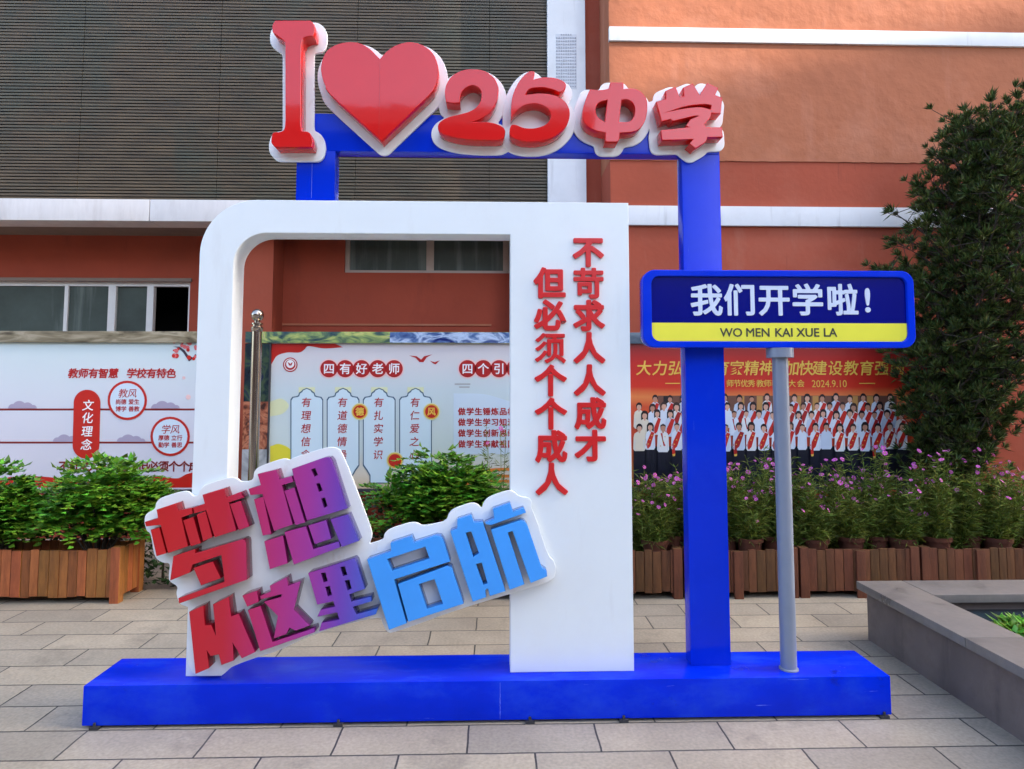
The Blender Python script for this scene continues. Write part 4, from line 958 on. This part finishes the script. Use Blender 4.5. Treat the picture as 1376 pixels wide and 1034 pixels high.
def figure(x, y, s, woman, sash, legs, cream=False):
    x += q.uniform(-1.2, 1.2); y += q.uniform(-1.5, 1.5)
    s *= q.uniform(.93, 1.08); bw = s * (6.6 if woman else 7.4) * q.uniform(.94, 1.1); tone = q.random(); SK = q.choice((1, 1, 9)); HA = q.choice((2, 2, 10)); SA = q.choice((3, 3, 11))
    if legs: flat([(x - bw * .98, y + 29 * s), (x + bw * .98, y + 29 * s), (x + bw * .96, 654), (x + 0.3, 654), (x, y + 48 * s), (x - 0.3, 654), (x - bw * .96, 654)], 4)
    hair = ell(x, y - 0.8, 4.3 * s, 5.2 * s) if not woman else [(x - 4.6 * s, y + 6.5 * s), (x - 4.8 * s, y - 2 * s), (x - 2.8 * s, y - 5.6 * s), (x, y - 6.4 * s), (x + 2.8 * s, y - 5.6 * s), (x + 4.8 * s, y - 2 * s), (x + 4.6 * s, y + 6.5 * s)]
    if woman and tone < .7: flat(hair, HA)
    sh = 6 if cream else q.choice((0, 0, 7, 8))
    flat([(x - 2.2 * s, y + 5 * s), (x + 2.2 * s, y + 5 * s), (x + bw * .85, y + 8 * s), (x + bw, y + 13 * s), (x + bw * 1.08, y + 29 * s), (x + bw * .8, y + 32 * s), (x - bw * .8, y + 32 * s), (x - bw * 1.08, y + 29 * s), (x - bw, y + 13 * s), (x - bw * .85, y + 8 * s)], sh)
    if sash and tone > .9: flat([(x - bw * .45, y + 7 * s), (x - bw * .1, y + 7.5 * s), (x + bw * .1, y + 24 * s), (x + bw * .45, y + 24 * s), (x + bw * .1, y + 7.5 * s), (x + bw * .45, y + 7 * s), (x + bw * .8, y + 25 * s), (x - bw * .3, y + 26 * s)][:4], 3)
    elif sash:
        flat([(x + bw * .22, y + 6.4 * s), (x + bw * .88, y + 8.2 * s), (x + bw * .05, y + 27 * s), (x - bw * .55, y + 31 * s), (x - bw * 1.0, y + 25 * s)], SA)
        if q.random() < .4 and legs:
            flat([(x - bw * .95, y + 27 * s), (x - bw * .35, y + 30 * s), (x - bw * .30, y + 37 * s), (x - bw * .85, y + 38 * s)], SA)
            flat([(x - bw * .86, y + 37.5 * s), (x - bw * .30, y + 36.5 * s), (x - bw * .35, y + 39.5 * s), (x - bw * .75, y + 40 * s)], 5)
    for k_ in range(3):
        if sash and legs and q.random() < .6: flat(ell(x + bw * (.35 - .4 * k_), y + (12 + 6 * k_) * s, .9, .9, 6), 5)
    flat([(x - bw * .78, y + 16 * s), (x - bw * .70, y + 16 * s), (x - bw * .74, y + 31 * s), (x - bw * .82, y + 31 * s)], 7); flat([(x + bw * .78, y + 16 * s), (x + bw * .86, y + 30 * s), (x + bw * .78, y + 31 * s), (x + bw * .70, y + 17 * s)], 7)
    flat([(x - 1.5 * s, y + 3 * s), (x + 1.5 * s, y + 3 * s), (x + 1.2 * s, y + 6.5 * s), (x, y + 7.6 * s), (x - 1.2 * s, y + 6.5 * s)], SK)
    if not woman: flat(hair, HA)
    flat(ell(x, y + 0.9 * s, 3.3 * s, 4.3 * s), SK)
    flat([(x - 3.5 * s, y + .2 * s), (x - 3.3 * s, y - 3.2 * s), (x, y - 5 * s), (x + 3.3 * s, y - 3.2 * s), (x + 3.5 * s, y + .2 * s), (x + 2 * s, y - 2.0 * s), (x - 1.6 * s, y - 2.4 * s)], HA)
for yy, xa, xb, st, sc_, lg in ((535, 881, 1206, 18.6, 0.92, 0), (547, 859, 1216, 17.0, 0.94, 0), (557, 866, 1222, 17.2, 0.96, 0), (574, 858, 1224, 16.9, 1.0, 1)):
    x_ = xa
    while x_ < xb:
        figure(x_, yy, sc_, q.random() < (.55 if yy > 540 else .2), q.random() < .85 and x_ > 868, lg, x_ < 868)
        x_ += st
lay[0] = 1.0; flat([(856, 600), (1226, 600), (1226, 654), (856, 654)], 4)
gb.build("group_photo", gm, tR)
p.poly("print_pillar", [(1229, 575), (1246, 560), (1246, 655), (1229, 655)], PR['orange'], 1)
p.poly("print_flame", [(1231, 640), (1234, 622), (1239, 612), (1244, 618), (1243, 640)], PR['sash'], 2, True)

# ------------------------------------------------------------------ leaves
def leaf_mesh(name, rows):
    """rows: list of (base, direction, side, length, width, fold) -> one folded leaf each"""
    n = len(rows)
    b = np.array([r_[0] for r_ in rows]); d_ = np.array([r_[1] for r_ in rows]); s_ = np.array([r_[2] for r_ in rows])
    l = np.array([r_[3] for r_ in rows])[:, None]; w_ = np.array([r_[4] for r_ in rows])[:, None]
    up = np.cross(d_, s_)
    V = np.empty((n, 4, 3))
    V[:, 0] = b; V[:, 2] = b + d_ * l - up * l * 0.10
    V[:, 1] = b + d_ * l * 0.45 + s_ * w_ + up * w_ * 0.35; V[:, 3] = b + d_ * l * 0.45 - s_ * w_ + up * w_ * 0.35
    me = bpy.data.meshes.new(name)
    me.vertices.add(n * 4); me.vertices.foreach_set("co", V.reshape(-1))
    idx = (np.arange(n)[:, None] * 4 + np.array([0, 1, 2, 0, 2, 3])[None]).reshape(-1)
    me.loops.add(n * 6); me.loops.foreach_set("vertex_index", idx.astype(np.int32))
    me.polygons.add(n * 2); me.polygons.foreach_set("loop_start", (np.arange(n * 2) * 3).astype(np.int32))
    me.update(calc_edges=True); me.validate()
    return me
def norm(v):
    v = np.array(v, float); return v / max(np.linalg.norm(v), 1e-9)
def spray(rows, org, dr, L, nl, ll, lw, rg):
    """a compound leaf: leaflets in pairs along a drooping rachis"""
    dr = norm(dr); side = norm(np.cross(dr, (0, 0, 1)) + 1e-4)
    for i in range(nl):
        t = (i + 1) / nl
        pos = np.array(org) + dr * L * t - np.array((0, 0, 1)) * 0.35 * L * t * t
        for sg in ((-1, 1) if i < nl - 1 else (0,)):
            dd = norm(dr * (0.7 if sg else 1) + side * sg * 0.9 + np.array((rg.uniform(-.2, .2), rg.uniform(-.2, .2), rg.uniform(-.45, .05))))
            ss = norm(np.cross(dd, norm((rg.uniform(-.3, .3), rg.uniform(-.3, .3), 1))))
            rows.append((pos, dd, ss, ll * rg.uniform(.7, 1.2), lw * rg.uniform(.75, 1.15), 0))

def planter(label, x0, x1, yf, depth, h, wood, mids=(), group=None):
    t = thing("planter_box", label, "planter", ((x0 + x1) / 2, yf + depth / 2, 0), group)
    pw = 0.07
    for nm, ax in (("front_slats", 0), ("rear_slats", 1)):
        mb = MB(); x_ = x0 + pw
        yq = yf + 0.012 if ax == 0 else yf + depth - 0.032
        while x_ < x1 - pw - 0.01:
            w_ = min(rnd.uniform(0.062, 0.078), x1 - pw - x_)
            mb.box(x_ + 0.002, x_ + w_ - 0.002, yq + rnd.uniform(-.002, .002), yq + 0.018, 0.045 + rnd.choice((0, 0, .006, .012)), h - rnd.uniform(0.0, 0.014))
            x_ += w_
        mb.build(nm, wood, t, bevel=0.003)
    for a in (x0 + 0.012, x1 - 0.032):
        mb = MB(); y_ = yf + pw
        while y_ < yf + depth - pw - 0.005:
            w_ = min(rnd.uniform(0.062, 0.078), yf + depth - pw - y_)
            mb.box(a, a + 0.018, y_ + 0.002, y_ + w_ - 0.002, 0.045, h - rnd.uniform(0.0, 0.014)); y_ += w_
        mb.build("end_slats", wood, t, bevel=0.003)
    for a in (x0, x1 - pw):
        for b_ in (yf, yf + depth - pw):
            mb = MB(); mb.box(a, a + pw, b_, b_ + pw, 0, h + 0.012); mb.build("post", wood, t, bevel=0.006)
    for a in mids:
        mb = MB(); mb.box(a - 0.035, a + 0.035, yf - 0.012, yf + 0.008, 0, h - 0.012); mb.build("post", wood, t, bevel=0.005)
    mb = MB(); mb.box(x0 + 0.035, x1 - 0.035, yf + 0.035, yf + depth - 0.035, 0.05, 0.26); mb.build("soil", M['soil'], t)
    return t
def shrub(label, cx, cy, zb_, rx, ry, top, n, seed, leafm, group=None):
    rg = random.Random(seed)
    t = thing("shrub", label, "shrub", (cx, cy, zb_), group)
    lumps = []
    for _ in range(17):
        a = rg.uniform(0, 6.28); rr = rg.random() ** .6 * 0.62
        lumps.append((cx + rx * rr * math.cos(a), cy + ry * rr * math.sin(a), zb_ + (top - zb_) * (0.34 + 0.44 * rg.random() * (1.15 - rr)), rg.uniform(.26, .44)))
    lumps.append((cx, cy, zb_ + (top - zb_) * 0.74, 0.40))
    rows = []
    for i in range(n):
        lx, ly, lz, lr = rg.choice(lumps)
        th = rg.uniform(0, 6.28); cz = rg.uniform(-0.55, 1)
        dr = np.array((math.cos(th) * math.sqrt(1 - cz * cz), math.sin(th) * math.sqrt(1 - cz * cz), cz))
        r_ = lr * (0.45 + 0.5 * rg.random())
        org = np.array((lx + dr[0] * r_ * rx, ly + dr[1] * r_ * ry, lz + dr[2] * r_ * 0.42))
        if org[2] < zb_ + 0.02: continue
        spray(rows, org, dr * (1, 1, 0.35) + np.array((0, 0, 0.12)), rg.uniform(.10, .17), rg.choice((3, 4, 4, 5)), 0.062, 0.0235, rg)
    link("foliage", leaf_mesh("foliage", rows), leafm, t)
    mb = MB()
    for lx, ly, lz, lr in lumps:
        mb.tube([(cx + (lx - cx) * .12, cy + (ly - cy) * .12, zb_), (cx + (lx - cx) * .55, cy + (ly - cy) * .55, zb_ + (lz - zb_) * .55), (lx, ly, lz)], [.011, .008, .004], 6)
    mb.build("stems", M['bark'], t, smooth=True)
    return t
YPL = ground(152, 812)[1]
# left planter and shrubs
xa, xb = PX(-52, 800, YPL), PX(159, 800, YPL)
hL = PZ(150, 738, YPL)
planter("orange brown slatted planter box at the far left under a bright shrub", xa, xb, YPL, 0.36, hL, M['wood'], group="slatted planter boxes")
shrub("bushy bright green shrub beside the slogan sign in the left planter", PX(132, 680, YPL + .18), YPL + 0.20, 0.26, 0.50, 0.36, PZ(120, 606, YPL + .15), 900, 11, M['leaf'], "bushy green shrubs")
shrub("bushy bright green shrub at the extreme left edge of the photo", PX(-10, 680, YPL + .18), YPL + 0.20, 0.26, 0.46, 0.36, PZ(0, 618, YPL + .15), 760, 12, M['leaf'], "bushy green shrubs")
# middle planter and shrub
planter("slatted planter box hidden behind the tilted slogan sign and white pillar", PX(452, 800, YPL), PX(706, 800, YPL), YPL, 0.36, hL, M['wood'], group="slatted planter boxes")
shrub("bushy dark green shrub rising behind the tilted slogan sign", PX(588, 680, YPL + .18), YPL + 0.19, 0.26, 0.66, 0.38, PZ(580, 592, YPL + .15), 1200, 13, M['leaf'], "bushy green shrubs")

# right planters, pots and cosmos
YQ = ground(1010, 805)[1]
hQ = PZ(1010, 739, YQ)
for lab, a, b_, mid in (("shade-darkened planter box of potted flowers just right of the white pillar", 758, 918, (838,)), ("shade-darkened planter box of potted flowers between blue post and grey pole", 921, 1074, (993,)),
                        ("shade-darkened planter box of potted flowers right of the grey pole", 1077, 1238, (1158,)), ("shade-darkened planter box of potted flowers behind the stone pool", 1241, 1402, (1320,))):
    planter(lab, PX(a, 800, YQ), PX(b_, 800, YQ), YQ, 0.38, hQ, M['wood_shaded'], [PX(m_, 800, YQ) for m_ in mid], "slatted planter boxes")
def pot(x, y, z, r, label):
    t = thing("flower_pot", label, "flower pot", (x, y, z), "terracotta pots in the planters")
    h = 0.19
    mb = MB(); mb.lathe(x, y, [(r * .70, z), (r * .93, z + h - .035), (r * .93, z + h - .034), (r * 1.04, z + h - .033), (r * 1.06, z + h), (r * .95, z + h), (r * .90, z + h - .03)], 20)
    mb.build("pot_wall", M['terracotta'], t, smooth=True)
    mb = MB(); mb.lathe(x, y, [(0.0, z + h - .028), (r * .91, z + h - .029)], 16); mb.build("soil", M['soil'], t)
    return t
def cosmos(x, y, z, hgt, seed, label, nst=15, nblo=8, spread=0.23):
    rg = random.Random(seed)
    t = thing("cosmos_plant", label, "flowering plant", (x, y, z), "pink cosmos plants")
    mb = MB(); rows = []; tips = []
    for i in range(nst):
        a = rg.uniform(0, 6.28); sp_ = spread * rg.random() ** .6; hh = hgt * rg.uniform(.42, 1.0)
        p0 = np.array((x + .04 * math.cos(a), y + .04 * math.sin(a), z)); p2 = np.array((x + sp_ * math.cos(a), y + sp_ * math.sin(a), z + hh))
        p1 = (p0 + p2) / 2 + np.array((rg.uniform(-.03, .03), rg.uniform(-.03, .03), .03))
        mb.tube([tuple(p0), tuple(p1), tuple(p2)], [.0035, .0026, .0016], 4, False)
        tips.append(p2)
        for k_ in range(60):
            tt = rg.random() ** 1.1
            pos = p0 * (1 - tt) ** 2 + 2 * p1 * tt * (1 - tt) + p2 * tt * tt
            th = rg.uniform(0, 6.28); dd = norm((math.cos(th), math.sin(th), rg.uniform(-.1, .9)))
            ss = norm(np.cross(dd, (rg.uniform(-1, 1), rg.uniform(-1, 1), rg.uniform(-1, 1))))
            L = rg.uniform(.05, .12) * (1.25 - .55 * tt)
            rows.append((pos, dd, ss, L, rg.uniform(.0025, .0055), 0))
            if tt < .75:
                rows.append((pos + dd * L * .5, norm(dd + ss * .8), norm(np.cross(dd, ss)), L * .6, .0035, 0))
    mb.build("stems", M['feather'], t)
    link("foliage", leaf_mesh("foliage", rows), M['feather'], t)
    rg.shuffle(tips)
    for k_, tp in enumerate(tips[:nblo]):
        f = norm((rg.uniform(-.6, .6), rg.uniform(-1.0, .1), rg.uniform(.2, 1))); a_ = norm(np.cross(f, (0.3, 0.2, 1))); b_ = np.cross(f, a_)
        r_ = rg.uniform(.013, .022); mb = MB(); mb.m = 0
        ctr = tp + f * .004
        for j in range(8):
            th = j * math.pi / 4; u = a_ * math.cos(th) + b_ * math.sin(th); v = -a_ * math.sin(th) + b_ * math.cos(th)
            mb.add([ctr + u * r_ * .15, ctr + u * r_ * .75 + v * r_ * .30 + f * .003, ctr + u * r_ + v * r_ * .12 + f * .001, ctr + u * r_ - v * r_ * .12 + f * .001, ctr + u * r_ * .75 - v * r_ * .30 + f * .003], [(0, 4, 3, 2, 1)])
        mb.m = 1
        mb.add([ctr + (a_ * math.cos(i * 1.047) + b_ * math.sin(i * 1.047)) * r_ * .22 + f * .004 for i in range(6)], [(0, 1, 2, 3, 4, 5)])
        mb.build("blossom", [M['petal'], M['petal_core']], t)
pots = [(782, .10), (822, .20), (880, .10), (905, .24), (945, .12), (975, .2), (1007, .10), (1040, .22), (1096, .10), (1143, .12), (1177, .20), (1212, .10), (1258, .10), (1300, .2), (1340, .1), (1380, .18)]
where = ["partly behind the white pillar", "just behind the white pillar edge", "beside the white pillar", "behind the left edge of the blue post", "hidden behind the blue post", "peeking out right of the blue post", "between blue post and grey pole",
         "left of the grey pole toward the rear", "just right of the grey pole", "under the middle of the staff photo", "under the right part of the staff photo toward the rear", "left of the stone pool corner", "behind the stone pool corner", "under the dark tree toward the rear", "right of the tree trunk", "last at the right edge of the photo"]
for i, ((a, dy), wh) in enumerate(zip(pots, where)):
    y_ = YQ + 0.05 + dy; x_ = PX(a, 725, y_)
    r_ = 0.108 if i not in (4,) else 0.1
    zt = hQ + 0.055 - 0.19 + (0.01 if i % 3 == 0 else 0)
    pot(x_, y_, zt, r_ * (0.9 + 0.12 * ((i * 7) % 5) / 5), "terracotta flower pot " + wh)
    cosmos(x_, y_, zt + 0.165, rnd.uniform(.48, .74), 100 + i, "short pink cosmos plant " + wh, nst=24, nblo=17)
# a second row of plants behind fills the bed
back = [(800, "behind the white pillar in the rear row"), (860, "right beside the white pillar in the rear row"), (928, "behind the blue post in the rear row"), (995, "right of the blue post in the rear row"), (1060, "behind the grey pole in the rear row"), (1120, "under the middle of the staff photo in the rear row"), (1165, "under the right end of the staff photo in the rear row"), (1230, "at the right end of the red board in the rear row"), (1280, "beside the dark tree trunk in the rear row"), (1350, "beyond the tree at the right edge in the rear row")]
for i, (a, wh) in enumerate(back):
    y_ = YQ + 0.27 + 0.03 * (i % 2); x_ = PX(a, 725, y_)
    cosmos(x_, y_, hQ - 0.10, rnd.uniform(.60, .90), 200 + i, "tall pink cosmos " + wh, nst=30, nblo=21, spread=.30)
x_ = PX(668, 700, YPL + 0.25)
cosmos(x_, YPL + 0.27, 0.26, PZ(668, 553, YPL + .27) - 0.26, 300, "lone tall cosmos plant with a pink blossom left of the white pillar", nst=9, nblo=3, spread=.12)

# dark hedge below the boards
rg = random.Random(5); rows = []
hd = thing("hedge", "low dark clipped hedge running under the notice boards", "hedge", (0, 5.72, 0))
for i in range(9500):
    x_ = rg.uniform(-4.9, 5.0); y_ = 5.72 + rg.uniform(-.17, .17); z_ = rg.uniform(.02, .66 + .06 * math.sin(x_ * 5) + .03 * math.sin(x_ * 13))
    if rg.random() < .6: y_ = 5.55 + rg.uniform(-.03, .03)
    dd = norm((rg.uniform(-1, 1), rg.uniform(-1, .3), rg.uniform(-.3, 1))); ss = norm(np.cross(dd, (rg.uniform(-1, 1), rg.uniform(-1, 1), 1)))
    rows.append(((x_, y_, z_), dd, ss, rg.uniform(.04, .08), rg.uniform(.012, .022), 0))
link("foliage", leaf_mesh("foliage", rows), M['leaf_dark'], hd)
mb = MB()
for i in range(60):
    x_ = -4.8 + i * .165 + rg.uniform(-.05, .05); mb.tube([(x_, 5.72, 0), (x_ + rg.uniform(-.08, .08), 5.72 + rg.uniform(-.08, .08), .5)], [.012, .006], 5)
mb.build("stems", M['bark'], hd)

# ------------------------------------------------------------------ steel pole with ball finial
YS2 = 5.42
x_ = PX(346, 424, YS2); zt = PZ(346, 424, YS2); k = YS2 / FPX
sp_ = thing("steel_pole", "polished steel pole with a ball finial standing inside the white arch", "pole", (x_, YS2, 0))
mb = MB(); mb.lathe(x_, YS2, [(.040, 0), (.040, zt - 22 * k)], 24); mb.build("shaft", M['steel'], sp_, smooth=True)
mb = MB(); mb.lathe(x_, YS2, [(.041, zt - 21.9 * k), (.048, zt - 20 * k), (.048, zt - 16 * k), (.036, zt - 15 * k), (.036, zt - 12.6 * k), (.046, zt - 12.4 * k), (.046, zt - 10.5 * k), (.022, zt - 9.6 * k), (.022, zt - 7.4 * k)], 24); mb.build("collar", M['steel'], sp_, smooth=True)
r_ = 8.3 * k
mb = MB(); mb.lathe(x_, YS2, [(r_ * math.sin(R(a)), zt - r_ * math.cos(R(a))) for a in range(22, 181, 9)], 24); mb.build("ball_finial", M['steel'], sp_, smooth=True)

# ------------------------------------------------------------------ stone pool at the right
gx, gy = ground(1166, 860)
xq0, yq1 = gx + 0.005, gy
xq1, yq0, hq = xq0 + 3.2, yq1 - 2.9, PZ(1158, 781, gy + 0.04)
pl = thing("stone_pool", "low grey stone pool with broad coping at the right edge", "pool", ((xq0 + xq1) / 2, (yq0 + yq1) / 2, 0))
cw, ct, ov = 0.27, 0.05, 0.045
mb = MB(); i_ = 0.2
mb.box(xq0, xq0 + i_, yq0, yq1, 0, hq - ct); mb.build("side_wall", M['granite'], pl)
mb = MB(); mb.box(xq0 + i_, xq1, yq1 - i_, yq1, 0, hq - ct); mb.build("side_wall", M['granite'], pl)
mb = MB(); mb.box(xq0 + i_, xq1, yq0, yq0 + i_, 0, hq - ct); mb.build("side_wall", M['granite'], pl)
mb = MB(); mb.box(xq1 - i_, xq1, yq0 + i_, yq1 - i_, 0, hq - ct - .001); mb.build("side_wall", M['granite'], pl)
def slab(x0, x1, y0, y1, nx, ny):
    mb = MB()
    for i in range(nx):
        for j in range(ny):
            mb.box(x0 + (x1 - x0) * i / nx + .0015, x0 + (x1 - x0) * (i + 1) / nx - .0015, y0 + (y1 - y0) * j / ny + .0015, y0 + (y1 - y0) * (j + 1) / ny - .0015, hq - ct + .0005, hq)
    mb.build("coping", M['coping'], pl, bevel=0.006)
slab(xq0 - ov, xq0 - ov + cw + .04, yq0 - ov, yq1 + ov, 1, 3)
slab(xq0 - ov + cw + .04, xq1 + ov, yq1 + ov - cw - .04, yq1 + ov, 3, 1)
slab(xq0 - ov + cw + .04, xq1 + ov, yq0 - ov, yq0 - ov + cw + .04, 3, 1)
slab(xq1 + ov - cw - .04, xq1 + ov, yq0 - ov + cw + .04, yq1 + ov - cw - .04, 1, 2)
mb = MB(); mb.add([(xq0 + i_, yq0 + i_, hq - .11), (xq1 - i_, yq0 + i_, hq - .11), (xq1 - i_, yq1 - i_, hq - .11), (xq0 + i_, yq1 - i_, hq - .11)], [(0, 1, 2, 3)])
mb.build("water_surface", M['water'], pl)
wx, wy = xq0 + .62, yq1 - .62
wt = thing("water_plant", "low green water plant floating in the stone pool", "water plant", (wx, wy, hq - .11)); rows = []
for i in range(260):
    a = rg.uniform(0, 6.28); rr = .19 * rg.random() ** .5
    dd = norm((math.cos(a), math.sin(a), rg.uniform(.1, .8)))
    rows.append(((wx + rr * math.cos(a * 3), wy + rr * math.sin(a * 3), hq - .105 + rg.random() * .03), dd, norm(np.cross(dd, (0, 0, 1))), rg.uniform(.04, .09), rg.uniform(.014, .03), 0))
link("foliage", leaf_mesh("foliage", rows), M['leaf'], wt)

# ------------------------------------------------------------------ dark conifer at the right
rg = random.Random(21)
tx, ty = PX(1272, 650, 5.62), 5.62
tree = thing("conifer_tree", "tall dark tufted evergreen tree at the right edge before the red wall", "tree", (tx, ty, 0))
mb = MB()
trunk = [(tx, ty, 0), (tx + .03, ty - .02, .8), (tx + .12, ty - .06, 1.6), (tx + .24, ty - .10, 2.5), (tx + .38, ty - .10, 3.2), (tx + .52, ty - .08, 4.0)]
mb.tube(trunk, [.060, .050, .044, .034, .022, .008], 10)
mb.build("trunk", M['bark'], tree, smooth=True)
def trunk_at(z):
    for a, b_ in zip(trunk, trunk[1:]):
        if a[2] <= z <= b_[2]:
            t_ = (z - a[2]) / (b_[2] - a[2]); return np.array(a) * (1 - t_) + np.array(b_) * t_
    return np.array(trunk[-1])
rows = []; mb = MB()
def tuft(pos, dr, n, L):
    for k_ in range(n):
        dd = norm(np.array(dr) * 1.0 + np.array((rg.gauss(0, .55), rg.gauss(0, .55), rg.gauss(.25, .5))))
        ss = norm(np.cross(dd, (rg.uniform(-1, 1), rg.uniform(-1, 1), rg.uniform(-1, 1))))
        rows.append((np.array(pos) + dd * .005, dd, ss, L * rg.uniform(.6, 1.15), L * .062, 0))
def radius(z):      # crown silhouette
    prof = [(.8, .32), (1.2, .40), (1.7, .46), (2.1, .70), (2.7, .86), (3.0, .78), (3.3, .62), (3.7, .42), (4.4, .12)]
    for a, b_ in zip(prof, prof[1:]):
        if a[0] <= z <= b_[0]: return a[1] + (b_[1] - a[1]) * (z - a[0]) / (b_[0] - a[0])
    return .15
for i in range(185):
    z0_ = .62 + 3.1 * (i / 185) + rg.uniform(-.05, .05)
    a = i * 2.399 + rg.uniform(-.35, .35); b0 = trunk_at(z0_)
    rise = rg.uniform(.22, .50); zz = z0_ + rise * .8
    L = radius(min(zz, 4.35)) * rg.uniform(.55, 1.08)
    fy = .72 if math.sin(a) > 0 else 1.0
    tip = b0 + np.array((L * math.cos(a), L * math.sin(a) * fy, rise))
    if tip[1] > 6.3: tip[1] = 6.3
    mid = (b0 + tip) / 2 + np.array((0, 0, -.05))
    mb.tube([tuple(b0), tuple(mid), tuple(tip)], [.013, .009, .004], 5, False)
    dr = norm(tip - mid)
    for j in range(19):
        t_ = rg.uniform(.22, 1.0)
        pos = b0 * (1 - t_) ** 2 + 2 * mid * t_ * (1 - t_) + tip * t_ * t_
        off = np.array((rg.gauss(0, .085), rg.gauss(0, .085), rg.gauss(.03, .07)))
        q_ = pos + off
        if q_[1] > 6.33: continue
        mb.tube([tuple(pos), tuple(q_)], [.004, .0025], 4, False)
        tuft(q_, norm(dr + off * 3), 30, .072 * rg.uniform(.8, 1.25))
    tuft(tip, dr, 40, .095)
mb.build("branches", M['bark'], tree)
link("crown", leaf_mesh("crown", rows), M['needle'], tree)
